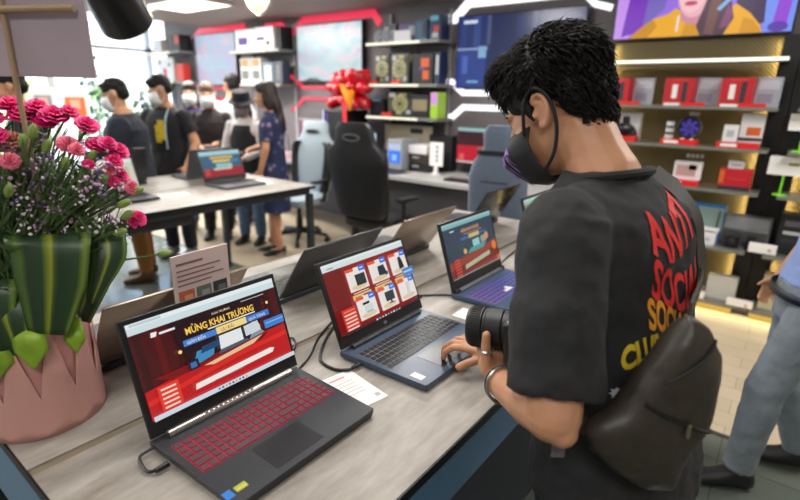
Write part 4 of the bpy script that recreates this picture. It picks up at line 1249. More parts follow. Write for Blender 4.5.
graphics_card('large grey green graphics card on the bottom rack shelf', (-3.50, 4.52, z3), 0.30, 0.25, cB('sage_carton', (76, 78, 64)), oli, 0.2)
box_item('black and tan box on the bottom rack shelf', (-3.22, 4.55, z3), (0.24, 0.14, 0.23), blk, extra=[(0, .55, .8, .5, cB('tan_print', (132, 120, 92)))])
box_item('slim green and violet box at the right end of the bottom rack shelf', (-3.01, 4.52, z3), (0.09, 0.16, 0.26), grn, extra=[(0, .75, .9, .45, cB('mauve_print', (190, 130, 200)))])
box_item('red and white price tag on the bottom rack shelf', (-3.62, 4.42, z3), (0.14, 0.02, 0.04), redp, 'price tag', name='price_tag')
# left rack
box_item('white box with violet squares on the short rack', (-6.13, 4.56, 2.10), (0.42, 0.22, 0.27), wht_c, extra=[(-.1, .45, .5, .35, prp)])
box_item('white box with a dark swirl right of the one with violet squares', (-5.72, 4.56, 2.10), (0.38, 0.22, 0.28), wht_c, extra=[(-.2, .5, .45, .16, prp), (.2, .3, .22, .2, darkp)])
box_item('black box behind the white boxes at the right of the short rack', (-5.49, 4.60, 2.10), (0.07, 0.2, 0.28), blk)
for i, x in enumerate((-6.22, -5.98)):
    box_item(('grey white carton with a bronze top on the short rack, nearer the shop front', 'grey white carton with a bronze top on the short rack, nearer the slate carton')[i], (x, 4.56, 1.68), (0.21, 0.14, 0.33), cB('pale_grey_carton', (176, 178, 180)), extra=[(0, .82, .8, .3, cB('bronze_print', (140, 112, 70))), (0, .35, .7, .35, gry), (0, .1, .9, .1, wht_c)])
box_item('slate grey carton on the short rack beside the bronze topped ones', (-5.73, 4.56, 1.68), (0.22, 0.14, 0.27), cB('slate_carton', (92, 104, 112)), extra=[(0, .5, .6, .7, sil)])
box_item('dark carton at the right end of the short rack', (-5.52, 4.56, 1.68), (0.17, 0.14, 0.28), cB('ink_carton', (52, 56, 70)), extra=[(0, .5, .4, .7, gry)])
# far left rack
box_item('white box at the left of the far rack', (-8.5, 4.56, 2.16), (0.3, 0.2, 0.2), wht_c)
box_item('black gaming headset box with a red top on the far rack', (-7.95, 4.56, 2.16), (0.3, 0.2, 0.24), blk, extra=[(.25, .7, .4, .5, redp)])
box_item('white poster card with small black marks on the far rack', (-8.40, 4.52, 1.72), (0.5, 0.03, 0.36), wht_c, 'card', extra=[(-.3, .8, .12, .15, darkp), (.3, .7, .12, .15, darkp), (0, .3, .2, .5, redp)], name='label_card')
box_item('red box leaning at the right of the far rack', (-7.95, 4.56, 1.72), (0.22, 0.12, 0.26), redp)

# ------------------------------------------------------------------ desk along the back wall
CZ = 0.78
M_desk = mat('pale_grey_desk', (170, 168, 166), 0.4); M_deskf = mat('dark_desk_front', (58, 58, 60), 0.45)
def desk(label, x0, x1, y0):
    t = thing('wall_desk', label, 'desk', ((x0 + x1) / 2, YW, 0))
    hw = (x1 - x0) / 2; d = y0 - YW
    obj('worktop', MB().span((-hw, d, CZ - 0.035), (hw, -0.002, CZ)), M_desk, t, False)
    obj('front_panel', MB().span((-hw + 0.03, d + 0.05, 0.02), (hw - 0.03, d + 0.07, CZ - 0.0355)), M_deskf, t, False)
    for s in (-1, 1):
        obj('side_panel', MB().span((s * (hw - 0.02) - 0.0095, d + 0.03, 0), (s * (hw - 0.02) + 0.0095, -0.005, CZ - 0.0355)), M_deskf, t, False)
    return t
desk('pale grey desk with a dark front below the graphics card rack', -3.66, -1.55, 3.95)
t = thing('wall_desk', 'black desk with white edge behind the two dark gaming chairs', 'desk', (-4.72, YW, 0))
obj('worktop', MB().span((-1.0, -0.75, CZ - 0.03), (1.0, -0.002, CZ)), mat('lilac_white_desk', (176, 170, 182), 0.35), t, False)
obj('drawer_box', MB().span((-0.4, -0.70, CZ - 0.16), (0.5, -0.3, CZ - 0.0305)), M_blackp, t, False)
for s in (-0.9, 0.9):
    obj('leg', MB().span((s - 0.03, -0.66, 0), (s + 0.03, -0.60, CZ - 0.0305)), M_black, t, False); obj('leg', MB().span((s - 0.03, -0.16, 0), (s + 0.03, -0.10, CZ - 0.0305)), M_black, t, False)

def monitor(label, c, w, h, page, rz=0.0, stand=0.10):
    t = thing('monitor', label, 'monitor', c, rz)
    obj('foot', MB().box((0, 0.03, 0.006), (0.22, 0.16, 0.012), bevel=0.003), M_blackp, t, False)
    obj('neck', MB().span((-0.02, 0.04, 0.0122), (0.02, 0.06, stand + h * 0.5)), M_blackp, t, False)
    obj('casing', MB().box((0, 0.018, stand + h / 2), (w, 0.035, h), bevel=0.004), M_blackp, t, False)
    S = Screen(w - 0.016, h - 0.016, Matrix.Translation((-w / 2 + 0.008, -0.0002, stand + 0.008)) @ Matrix.Rotation(PI / 2, 4, 'X'))
    page(S)
    obj('display', S.mb, None, t, False, fixn=False)
    return t
def pg_stripes(S):
    S.rect(0, 0, 1, 1, (186, 170, 168))
    for i, c in enumerate(((150, 60, 100), (206, 190, 184), (196, 180, 176), (150, 60, 100), (204, 190, 186), (170, 90, 120))):
        S.rect(0.02 + i * .165, 0, .16 + i * .165, .92, c)
def pg_red(S):
    S.rect(0, 0, 1, 1, (62, 26, 34)); S.rect(0, .9, 1, 1, (150, 190, 190)); S.rect(0, 0.0, 1, .5, (196, 22, 46)); S.rect(.55, .76, .8, .88, (190, 40, 64)); S.poly([(.4, .46), (.6, .5), (.9, .55), (1, .62), (1, .5), (.7, .45)], (190, 130, 60)); S.rect(.05, .08, .16, .26, (226, 90, 90)); S.rect(0, 0, 1, .05, (200, 200, 196))
def pg_cyan(S):
    S.rect(0, 0, 1, 1, (196, 226, 240)); S.rect(.1, .3, .8, .7, (226, 240, 246))
monitor('monitor with maroon and beige columns at the left of the desk', (-5.02, 4.58, CZ), 0.50, 0.36, pg_stripes, stand=0.13)
monitor('monitor with a pale cyan picture right of the black gaming chair', (-3.86, 4.50, CZ), 0.30, 0.24, pg_cyan, -0.75, 0.13)
monitor('monitor with a red and dark page left of the grey fabric chair', (-2.50, 4.55, CZ), 0.56, 0.37, pg_red, stand=0.12)
# computer towers
def tower(label, c, s, body, lit=None, rz=0.0, front=None):
    t = thing('computer_tower', label, 'computer', c, rz)
    obj('case', MB().box((0, 0, s[2] / 2 + 0.01), s, bevel=0.006), body, t, False)
    f = MB()
    for x in (-1, 1):
        for y in (-1, 1):
            f.box((x * s[0] * .38, y * s[1] * .38, 0.005), (0.03, 0.03, 0.0098))
    obj('foot', f, M_black, t, False)
    if lit:
        obj('light_bar', MB().box((-s[0] * .5 - 0.006, -s[1] / 2 + 0.01, s[2] / 2 + 0.01), (0.012, 0.02, s[2] * 0.98)), lit, t, False)
    fp = MB()
    if front:
        for x, z_, w, h, m in front:
            fp.box((x * s[0], -s[1] / 2 - 0.001, z_ * s[2] + .01), (w * s[0], 0.0016, h * s[2]), m)
        obj('front_lights', fp, None, t, False)
    return t
tower('black tower with a white light bar under the red bunch', (-4.22, 4.40, CZ), (0.32, 0.42, 0.60), M_blackp, led((225, 225, 255), 1.6), front=[(-.36, .5, .2, .9, cB('violet_panel', (60, 44, 110))), (-.36, .45, .1, .06, led((220, 60, 130), 1.0)), (-.36, .7, .1, .08, led((90, 60, 200), 1.0))])
tower('small white framed tower glowing blue in front of the beige board', (-3.40, 4.44, CZ), (0.20, 0.30, 0.32), cB('silver_case', (150, 154, 160)), front=[(0, .42, .8, .42, led((70, 130, 245), 1.0)), (0, .75, .8, .2, led((200, 215, 245), 0.9)), (0, .4, .3, .2, led((160, 210, 255), 1.1))])
box_item('beige display board standing against the wall under the rack', (-3.50, 4.66, CZ), (0.66, 0.03, 0.46), cB('beige_board', (196, 184, 158)), 'board', extra=[(.2, .88, .26, .12, darkp)], name='display_board')
box_item('navy bottle shaped speaker box left of the small blue lit tower', (-3.62, 4.45, CZ), (0.07, 0.07, 0.20), navy, 'speaker', name='speaker_box')
t = thing('toy_car', 'small brown and white figure box on a black pad before the blue lit tower', 'box', (-3.52, 4.20, CZ + 0.006))
obj('carton', MB().box((0, 0, 0.04), (0.12, 0.08, 0.08), bevel=0.01), cB('brown_carton', (150, 110, 80)), t, False); obj('lid', MB().box((0, 0, 0.0865), (0.10, 0.06, 0.012), bevel=0.003), M_white, t, False)
t.name = 'small_box'
box_item('black mouse pad under the brown and white box on the pale desk', (-3.40, 4.16, CZ), (0.46, 0.26, 0.005), M_blackp, 'mouse pad', name='mouse_pad')
# black stack with white box
for i, (zz, hh) in enumerate(((0, .10), (.10, .09))):
    box_item(('lower black box of the stack left of the price stand', 'upper black box of the stack left of the price stand')[i], (-3.12, 4.50, CZ + zz), (0.30, 0.24, hh - .002), (blk, cB('brown_black_carton', (58, 46, 40)))[i], extra=[(-.2, .6, .3, .15, sil)])
box_item('white box lying on top of the black stack left of the price stand', (-3.16, 4.48, CZ + .19), (0.24, 0.2, 0.09), wht_c)
box_item('black box behind the white box under the rack', (-3.02, 4.66, CZ), (0.30, 0.10, 0.38), blk)
t = thing('price_stand', 'white price card on a short post on the pale desk', 'price stand', (-2.90, 4.36, CZ))
obj('base', MB().cyl((0, 0, 0), (0, 0, 0.012), 0.05, 0.05), M_white, t, False); obj('post', MB().cyl((0, 0, 0.012), (0, 0, 0.10), 0.025, 0.022), M_white, t, False)
pc = MB(); pc.box((0, 0, 0.21), (0.16, 0.012, 0.24), M_paper)
for i in range(4): pc.box((0.01, -0.0065, 0.28 - i * .045), (0.03, 0.001, 0.025), M_grey)
obj('card', pc, None, t, False)
def kbd(label, c, rz=0.0):
    t = thing('keyboard', label, 'keyboard', c, rz)
    obj('case', MB().box((0, 0, 0.010), (0.42, 0.14, 0.02), bevel=0.004), M_blackp, t, False)
    k = keyboard_mb(0.40, 0.115, M_dark, M_black); k.xf(Matrix.Translation((0, 0, 0.0202)))
    obj('keys', k, None, t, False)
kbd('black keyboard on the pale desk before the red page monitor', (-2.42, 4.16, CZ))
# bits on the left desk
box_item('red and white mouse box on the lilac desk beside the grey and black chair', (-4.98, 4.18, CZ), (0.16, 0.10, 0.07), cB('pink_white_carton', (214, 170, 176)), extra=[(-.3, .5, .3, .8, redp)])
t = thing('headset', 'black headset standing before the maroon column monitor', 'headset', (-4.72, 4.34, CZ))
hs = MB(); hs.tube([(0.085 * math.cos(a), 0, 0.10 + 0.10 * math.sin(a)) for a in [k * PI / 14 for k in range(15)]], 0.010)
obj('headband', hs, M_blackp, t)
for s in (-1, 1):
    obj('ear_cup', MB().cyl((s * 0.07, 0, 0.085), (s * 0.105, 0, 0.085), 0.045, 0.04), M_blackp, t)
obj('stand', MB().cyl((0, 0.0, 0), (0, 0, 0.008), 0.06, 0.06).cyl((0, 0, 0.008), (0, 0, 0.19), 0.008, 0.008), M_dark, t)

# big red ribbon bow on top of the tower
random.seed(5)
t = thing('ribbon_bow', 'big shiny red ribbon bow with an orange paper cone on the black tower', 'bow', (-4.13, 4.36, CZ + 0.6105))
rb = [mat('red_ribbon', (214, 14, 36), 0.2, coat=0.5), mat('deep_red_ribbon', (180, 8, 26), 0.22, coat=0.5)]
cb_ = V((0, 0, .20))
i = 0
for lat, n_, L in ((-.45, 9, .27), (.15, 10, .30), (.65, 8, .27), (1.15, 4, .22)):
    for k in range(n_):
        a = 2 * PI * k / n_ + lat * 2 + random.uniform(-.15, .15)
        d = V((math.cos(a) * math.cos(lat) * 1.2, math.sin(a) * math.cos(lat) * .6, math.sin(lat) * 1.25))
        ln = L * random.uniform(.85, 1.15) * d.length; d.normalize()
        u = d.cross(V((.2, .3, 1))).normalized(); v = u.cross(d)
        w_ = random.uniform(.05, .065)
        m = MB()                                           # one puffed loop, narrow at the knot
        m.loft([ring(cb_ + d * ln * f, u * w_ * a_ * 1.2, v * w_ * b_ * 1.2, 14) for f, a_, b_ in ((.12, .2, .15), (.35, .7, .55), (.65, 1.1, .95), (.88, .95, .85), (1.0, .35, .3))])
        obj('loop', m, rb[i % 2], t, True, 1.2); i += 1
obj('knot', MB().ell(cb_, .06), rb[1], t)
cn = MB(); cn.loft([ring((.17, -.17, .0), V((.012, 0, 0)), V((0, .012, 0)), 12), ring((.17, -.21, .24), V((.11, 0, -0.05)), V((0, .04, 0)), 12)], None, False)
o = obj('paper_cone', cn, mat('orange_paper', (250, 150, 30), 0.5), t, False); sl = o.modifiers.new('t', 'SOLIDIFY'); sl.thickness = 0.003
obj('tail', MB().loft([[V((.10, -.222, .10)), V((.16, -.222, .10)), V((.16, -.217, .10)), V((.10, -.217, .10))], [V((.13, -.235, -.16)), V((.19, -.235, -.16)), V((.19, -.230, -.16)), V((.13, -.230, -.16))]]), M_red, t)
obj('stem', MB().cyl((0, 0, 0), (0, 0, .22), .02), M_red, t)

# ------------------------------------------------------------------ gold shelf wall
gold = mat('gold_slatted_panel', (98, 86, 54), 0.5, metal=0.2)
nt = gold.node_tree; b = nt.nodes['Principled BSDF']
tc = nt.nodes.new('ShaderNodeTexCoord'); wv = nt.nodes.new('ShaderNodeTexWave'); wv.inputs['Scale'].default_value = 22; wv.bands_direction = 'DIAGONAL'
nt.links.new(tc.outputs['Object'], wv.inputs['Vector'])
bp = nt.nodes.new('ShaderNodeBump'); bp.inputs['Strength'].default_value = 0.35; bp.inputs['Distance'].default_value = 0.01
nt.links.new(wv.outputs['Fac'], bp.inputs['Height']); nt.links.new(bp.outputs['Normal'], b.inputs['Normal'])
M_post = mat('black_shelf_post', (18, 18, 20), 0.35)
warm = led((255, 206, 110), 1.3)
SY0 = 4.34
ZS = (1.525, 1.24, 0.935, 0.50)
def shelf_bay(label, x0, x1):
    t = thing('shelf_unit', label, 'shelf unit', ((x0 + x1) / 2, YW, 0))
    hw = (x1 - x0) / 2
    obj('back_panel', MB().span((-hw, -0.012, 0.12), (hw, -0.002, 2.02)), gold, t, False)
    obj('plinth', MB().span((-hw - 0.06, SY0 + 0.03 - YW, 0.0), (hw + 0.06, -0.002, 0.06)), M_shelf, t, False)
    obj('plinth_light', MB().span((-hw - 0.06, SY0 + 0.018 - YW, 0.004), (hw + 0.06, SY0 + 0.0298 - YW, 0.04)), led((250, 200, 84), 0.7), t, False)
    for z_ in ZS:
        obj('shelf', MB().span((-hw - 0.06, SY0 - YW, z_ - 0.022), (hw + 0.06, -0.1005, z_), bevel=0.002), M_shelf, t, False)
    tp = obj('top_shelf', MB().span((-hw - 0.06, SY0 + 0.02 - YW, 1.835), (hw + 0.06, -0.1005, 1.85)), M_shelf, t, False)
    obj('light_strip', MB().span((-hw - 0.06, SY0 + 0.004 - YW, 1.830), (hw + 0.06, SY0 + 0.0195 - YW, 1.852)), led((255, 252, 236), 1.5), tp, False)
    for s in (-1, 1):
        obj('upright', MB().span((s * (hw + 0.055) - 0.055, -0.10, 0.06), (s * (hw + 0.055) + 0.055, -0.058, 2.02)), M_post, t, False)
        obj('edge_light', MB().span((s * (hw + 0.014) - 0.006, -0.045, 0.12), (s * (hw + 0.014) + 0.006, -0.033, 1.99)), warm, t, False)
    return t
shelf_bay('black and gold shelf unit with red boxes below the yellow hoodie screen', -1.38, -0.20)
shelf_bay('black and gold shelf unit at the right edge of the picture', 0.03, 1.21)
# warm light of the edge tubes and plinth
for x, sg_ in ((-1.372, -1), (-0.208, 1), (0.038, -1), (1.202, 1)):
    l = area((x, YW - 0.040, 1.06), (0, 0, 0), 1.86, 0.014, 4.5, (1.0, 0.80, 0.40))
    n_ = V((-sg_, .12, 0)).normalized()                                   # shines inward across the panel
    l.rotation_euler = Matrix((V((0, 0, 1)), (-n_).cross(V((0, 0, 1))), -n_)).transposed().to_euler()
area((-0.5, SY0 + 0.012, 0.05), (math.radians(-40), 0, 0), 2.2, 0.02, 2.6, (1.0, 0.78, 0.34))

# products on the gold shelves
redb = mat('red_box_card', (186, 24, 36), 0.4); pkg = mat('grey_lilac_card', (168, 168, 180), 0.45); redst = mat('red_acrylic', (220, 40, 44), 0.3); wl = M_paper
def red_set(x, where, k):
    z_ = ZS[0]
    y = 4.47
    box_item('red boxed graphics card on the top gold shelf, %s' % where[0], (x + .10, y, z_), (0.20, 0.10, 0.20), redb, rz=-0.12, extra=[(-.12, .52, .18, .5, wl if k else darkp), (.22, .5, .16, .72, darkp), (.02, .93, .5, .06, redp)], group='red boxes on the top gold shelf')
    box_item('grey lilac picture card beside the %s red box' % where[1], (x + .28, y + .05, z_), (0.15, 0.03, 0.205), pkg, 'card', extra=[(0, .75, .8, .3, cB('pale_sky', (196, 196, 206))), (-.1, .3, .6, .3, cB('dusk', (142, 138, 156)))], group='picture cards on the top gold shelf', name='picture_card')
    box_item('red price holder in front of the %s red box' % where[1], (x + .21, SY0 + .05, z_), (0.16, 0.035, 0.026), redst, 'price holder', group='red price holders on the top gold shelf', name='price_holder')
    box_item('white price strip in front of the %s red box' % where[1], (x + .07, SY0 + .05, z_), (0.11, 0.02, 0.02), wl, 'price strip', name='price_strip')
red_set(-1.32, ('nearest the blue screen', 'first'), 0)
red_set(-0.87, ('between two others', 'middle'), 1)
red_set(-0.50, ('nearest the black post', 'last'), 2)
def red_stand(label, x, z_, w=0.22):
    t = thing('product_stand', label, 'stand', (x, SY0 + 0.10, z_))
    obj('block', MB().box((0, 0, 0.02), (w, 0.12, 0.04), bevel=0.003), redst, t, False)
    obj('label_strip', MB().box((-w * .2, -0.0605, 0.02), (w * .4, 0.001, 0.022)), wl, t, False)
z2_, z3_, z4_ = ZS[1], ZS[2], ZS[3]
red_stand('red product stand under the black gadget behind the man', -1.13, z2_)
box_item('white box with a black figure print on the left red stand', (-1.10, 4.52, z2_), (0.16, 0.06, 0.22), wht_c, extra=[(-.2, .7, .35, .35, darkp)])
t = thing('game_controller', 'black rounded gadget on the left red stand', 'gadget', (-1.14, 4.44, z2_ + 0.0403))
obj('shell', MB().ell((0, 0, .05), (.10, .045, .05)), M_blackp, t); obj('grip', MB().cap_seg((-.08, 0, .03), .022, (-.10, -.02, .024), .02).cap_seg((.08, 0, .03), .022, (.10, -.02, .024), .02), M_blackp, t); obj('thumb_pad', MB().ell((.04, -.035, .07), (.02, .012, .014)), M_grey, t)
red_stand('red product stand under the violet round fan', -0.71, z2_, 0.25)
t = thing('cooling_fan', 'round violet fan on the middle red stand', 'fan', (-0.66, 4.44, z2_ + 0.0403))
fr_ = MB(); fr_.tube([(.075 * math.cos(a), 0, .085 + .075 * math.sin(a)) for a in [k * PI / 14 for k in range(29)]], 0.012, M_blackp, 8)
obj('frame', fr_, None, t); fb = MB(); vi = led((92, 70, 205), 0.45)
for k in range(7):
    a = k * 2 * PI / 7; fb.box((.04 * math.cos(a), 0, .085 + .04 * math.sin(a)), (.05, .006, .022), vi, Matrix.Rotation(-a + .4, 3, 'Y'))
fb.cyl((0, .008, .085), (0, -.010, .085), .022, .022, cB('violet_hub', (60, 44, 120)), 14); fb.cyl((0, .012, .085), (0, .016, .085), .07, .07, cB('violet_back', (58, 46, 130)), 20)
obj('blade_wheel', fb, None, t, False)
for i, dx in enumerate((-.03, .03)):
    obj('foot', MB().box((dx, 0, .004), (.02, .05, .008)), M_white, t, False)
t = thing('bottle_set', 'short stack of grey white cylinders beside the violet fan', 'gadget', (-0.79, 4.44, z2_ + 0.0403))
for zz in (0, .048, .096): obj('segment', MB().cyl((0, 0, zz), (0, 0, zz + .03), .03, .03, cB('pale_cylinder', (196, 198, 200)), 16).cyl((0, 0, zz + .03), (0, 0, zz + .048), .026, .026, M_blackp, 16), None, t, False)
t.name = 'canister'
box_item('small white tag standing behind the violet fan', (-0.66, 4.58, z2_), (0.07, 0.012, 0.24), cB('clear_tag', (120, 116, 96)), 'tag', extra=[(0, .94, 1, .1, wht_c)], name='shelf_tag')
red_stand('red product stand under two white boxes near the black post', -0.33, z2_, 0.26)
box_item('small white box on the red stand near the black post', (-0.385, 4.42, z2_ + .0403), (0.09, 0.06, 0.12), wht_c, extra=[(0, .5, .5, .4, sil)])
box_item('taller white box with an orange print on the red stand near the black post', (-0.265, 4.46, z2_ + .0403), (0.14, 0.06, 0.20), wht_c, extra=[(.1, .4, .6, .3, orng), (.0, .12, 1, .12, darkp)])
def green_sign(label, x, z_, w, h):
    t = thing('shelf_sign', label, 'sign', (x, SY0 + .08, z_))
    obj('base', MB().cyl((0, 0, 0), (0, 0, .008), .045, .04), cB('lime_plastic', (130, 220, 50)), t); obj('stem', MB().cyl((0, 0, .008), (0, 0, .14), .006, .006), cB('lime_plastic', (130, 220, 50)), t)
    p = MB(); p.box((0, 0, .14 + h / 2), (w, .004, h), M_paper); p.box((w * .22, -.0025, .14 + h * .6), (w * .3, .001, h * .16), cB('olive_ink', (150, 150, 70)))
    obj('plate', p, None, t, False)
green_sign('white sign on a lime stem, third shelf at the right edge', -0.02, z3_, 0.20, 0.13)
green_sign('white sign on a lime stem, second shelf at the right edge', 0.03, z2_, 0.18, 0.11)
red_stand('red product stand under the photo printed box', -0.64, z3_, 0.22)
box_item('white box with a reddish photo print on the third shelf', (-0.62, 4.46, z3_ + .0403), (0.19, 0.05, 0.14), wht_c, extra=[(-.05, .5, .7, .6, cB('rose_photo', (186, 150, 146))), (.2, .7, .3, .3, cB('tan_photo', (160, 130, 110)))])
t = thing('label_dots', 'short row of four white dots on a clear strip above the photo printed box', 'label', (-0.60, 4.56, z3_))
obj('strip', MB().box((0, 0, .10), (.14, .004, .2)), cB('clear_strip', (96, 92, 70)), t, False)
for i in range(4): obj('dot', MB().ell((-.048 + i * .032, -.006, .215), (.014, .006, .016), wht_c, None, 10, 8), None, t)
t.name = 'shelf_label'
box_item('red box with orange left side on the third shelf', (-0.30, 4.46, z3_), (0.20, 0.12, 0.155), cB('crimson_carton', (182, 24, 40)), extra=[(-.42, .62, .16, .6, orng), (0, .1, 1, .2, darkp), (.05, .55, .6, .08, redp)])
box_item('small white box on top of the red box with the orange side', (-0.31, 4.46, z3_ + .156), (0.10, 0.07, 0.055), wht_c, extra=[(0, .5, .7, .4, sil)])
box_item('bright blue router box standing on the fourth shelf', (-0.50, 4.58, z4_), (0.36, 0.06, 0.29), cB('router_blue_carton', (36, 124, 208)), extra=[(.22, .6, .5, .66, cB('pale_teal_print', (150, 176, 170)))])
t = thing('router', 'white router with two upright aerials on a white box', 'router', (-0.43, 4.46, z4_ + .0905))
obj('body', MB().box((0, 0, .014), (.19, .12, .028), bevel=.006), M_white, t, False)
for s in (-1, 1): obj('aerial', MB().cyl((s * .07, .055, .02), (s * .075, .06, .16), .007, .006), cB('dark_aerial', (70, 70, 70)), t)
obj('vent_band', MB().box((0, -.0605, .016), (.17, .001, .008)), M_dark, t, False)
box_item('white carton under the router on the fourth shelf', (-0.43, 4.46, z4_), (0.18, 0.14, 0.09), wht_c, extra=[(.2, .5, .2, .3, sil)])
box_item('dark photo printed box behind the black cube on the fourth shelf', (-0.17, 4.58, z4_), (0.31, 0.08, 0.235), cB('photo_carton', (96, 98, 100)), extra=[(0, .75, .9, .4, cB('mist_print', (140, 142, 144))), (0, .3, .9, .4, cB('dark_photo', (70, 72, 74))), (.2, .55, .5, .05, sil)])
t = thing('webcam', 'black cube shaped camera on the fourth shelf', 'camera', (-0.235, 4.45, z4_))
obj('body', MB().box((0, 0, .055), (.09, .09, .10), bevel=.008), M_blackp, t, False); obj('lens', MB().cyl((0, -.0455, .06), (0, -.055, .06), .022, .02), M_dark, t); obj('foot', MB().cyl((0, 0, 0), (0, 0, .006), .035, .035), M_black, t, False)
t = thing('webcam', 'second smaller black gadget right of the cube shaped camera', 'camera', (-0.12, 4.48, z4_))
obj('body', MB().cyl((0, 0, .006), (0, 0, .10), .03, .025), M_blackp, t); obj('foot', MB().cyl((0, 0, 0), (0, 0, .006), .035, .035), M_black, t, False)
def price_block(label, x, z_, w=.17, h=.065):
    t = thing('price_block', label, 'price block', (x, SY0 + .06, z_))
    obj('block', MB().box((0, 0, h / 2 + .006), (w, .05, h), bevel=.002), M_paper, t, False); obj('base_strip', MB().box((0, 0, .003), (w, .055, .0058)), M_blackp, t, False)
    obj('emblem', MB().box((w * .25, -.0255, h * .55), (.02, .001, .02)), cB('pale_red_mark', (190, 150, 150)), t, False)
price_block('white price block on the fourth shelf before the dark photo box', -0.04, z4_)
box_item('tall black boxed device at the right edge of the fourth shelf', (0.12, 4.54, z4_), (0.19, 0.14, 0.30), blk, extra=[(0, .55, .7, .08, sil), (0, .78, .7, .14, cB('charcoal_print', (90, 90, 92))), (0, .35, .7, .1, darkp)])
price_block('white price block on the plinth at the left', -0.42, .06, .17, .05)
price_block('white price block on the plinth before the square white box', -0.10, .06, .17, .05)
box_item('square white box on the plinth between two price blocks', (-0.24, 4.52, .06), (0.20, 0.10, 0.19), cB('grey_white_carton', (196, 192, 184)))
box_item('cream box on the plinth at the right edge', (0.14, 4.54, .06), (0.26, 0.12, 0.27), cB('cream_carton', (206, 196, 158)))

# ------------------------------------------------------------------ chairs
def star_base(t, r=0.32, hgt=0.42, m=None):
    m = m or M_blackp
    obj('gas_post', MB().cyl((0, 0, .08), (0, 0, hgt), .028, .022).cyl((0, 0, .10), (0, 0, .26), .036, .036), M_black, t)
    for k in range(5):
        a = 2 * PI * k / 5 + .3
        x, y = math.cos(a) * r, math.sin(a) * r
        lg = obj('leg', MB().tube([(0, 0, .11), (x * .5, y * .5, .10), (x, y, .075)], [.032, .026, .018], None, 8), m, t)
        c = MB(); c.cyl((x - math.sin(a) * .022, y + math.cos(a) * .022, .031), (x + math.sin(a) * .022, y - math.cos(a) * .022, .031), .0305, .0305, None, 16); c.cyl((x, y, .05), (x, y, .08), .010, .010, None, 8)
        obj('caster', c, M_black, lg)
def gaming_chair(label, loc, rz, m_main, m_side, holes=True, h=1.28, w=0.52, style='bucket', m_trim=None):
    """seat faces local -y; back rises at +y"""
    t = thing('gaming_chair', label, 'chair', loc, rz)
    star_base(t)
    s = MB()
    s.loft([ring((0, 0, .42), V((.24, 0, 0)), V((0, .25, 0)), 28, 3.5), ring((0, -.005, .44), V((.265, 0, 0)), V((0, .27, 0)), 28, 3.5), ring((0, -.005, .50), V((.265, 0, 0)), V((0, .27, 0)), 28, 3.5), ring((0, 0, .525), V((.22, 0, 0)), V((0, .22, 0)), 28, 3.0)])
    obj('seat', s, m_main, t, True, 1.0)
    lean = 0.13
    def C(z_): return V((0, .24 + lean * (z_ - .5), z_))
    b = MB()
    if style == 'bucket':
        rows_ = [(.50, .20, .05), (.56, .235, .06), (.75, .255, .065), (.95, .275, .065), (1.04, .275, .06), (1.10, .20, .055), (1.16, .175, .05), (1.24, .165, .05), (1.28, .13, .04)]
    else:
        rows_ = [(.48, .22, .05), (.55, .245, .07), (.80, .255, .08), (1.0, .25, .08), (1.10, .21, .07), (1.16, .13, .06), (1.20, .125, .055), (1.27, .125, .055), (1.31, .09, .04)]
    b.loft([ring(C(z_ * h / 1.28), V((wd * w / .52, 0, 0)), V((0, dp, 0)), 28, 3.0) for z_, wd, dp in rows_])
    bk = obj('backrest', b, m_main, t, True, 1.0)
    if style == 'bucket':
        for sd in (-1, 1):
            q = MB(); q.loft([ring(C(z_) + V((sd * x, -.045, 0)), V((.05, 0, 0)), V((0, .05, 0)), 12) for z_, x in ((.53, .19), (.7, .215), (.9, .23), (1.02, .225), (1.06, .19))])
            obj('side_bolster', q, m_side, bk, True, 1.0)
        if holes:
            zs_ = 1.165 * h / 1.28; c = C(zs_)
            for fb_ in (-1, 1):
                q = MB(); yy = c.y + fb_ * .052
                q.tube([(.085 * math.cos(a), yy, zs_ + .026 * math.sin(a)) for a in [k * 2 * PI / 24 for k in range(25)]], .009, m_trim or M_grey, 8)
                obj('slot_trim', q, None, bk)
                q = MB(); q.loft([ring((0, yy - .003 , zs_), V((.080, 0, 0)), V((0, 0, .023)), 20), ring((0, yy + .003, zs_), V((.080, 0, 0)), V((0, 0, .023)), 20)])
                obj('slot', q, mat('slot_dark', (6, 6, 7), .8), bk)
    else:
        q = MB(); c = C(1.155 * h / 1.28)
        q.loft([ring(C(z_ * h / 1.28), V((wd, 0, 0)), V((0, dp, 0)), 24, 3) for z_, wd, dp in ((1.14, .145, .07), (1.165, .14, .067))])
        obj('strap', q, M_black, bk)
        c = C(.98 * h / 1.28)
        for fb_ in (-1, 1):
            obj('seam', MB().box((0, c.y + fb_ * .079, c.z), (.18, .006, .006)), mat('dark_seam', (44, 50, 60), .7), bk, False)
    for sd in (-1, 1):
        a = MB(); a.tube([(sd * .25, .05, .46), (sd * .31, .05, .47), (sd * .315, .05, .56), (sd * .315, .05, .665)], .018)
        ar = obj('armrest', a, M_black, t); obj('arm_pad', MB().box((sd * .315, .0, .685), (.085, .26, .03), bevel=.012), M_blackp, ar)
    return t
fab = mat('blue_grey_fabric', (92, 104, 122), .8, var=.08, vscale=60, sheen=.2)
lea = mat('black_leather', (24, 24, 27), .42, bump=.05, bscale=120); lg_ = mat('pale_blue_grey_leather', (150, 164, 172), .45)
gaming_chair('black high backed gaming chair with a grey trimmed slot, seen from behind', (-2.92, 3.46, 0), PI + .06, lea, lea, w=.60, h=1.34, m_trim=mat('slot_grey_trim', (92, 92, 94), .5))
gaming_chair('pale grey gaming chair with black sides by the woman in the navy dress', (-4.16, 3.58, 0), 0.15, lg_, lea, w=.52)
gaming_chair('blue grey fabric gaming chair with a black head strap left of the man', (-1.52, 3.25, 0), PI + .15, fab, fab, style='soft', h=1.36, w=.40)
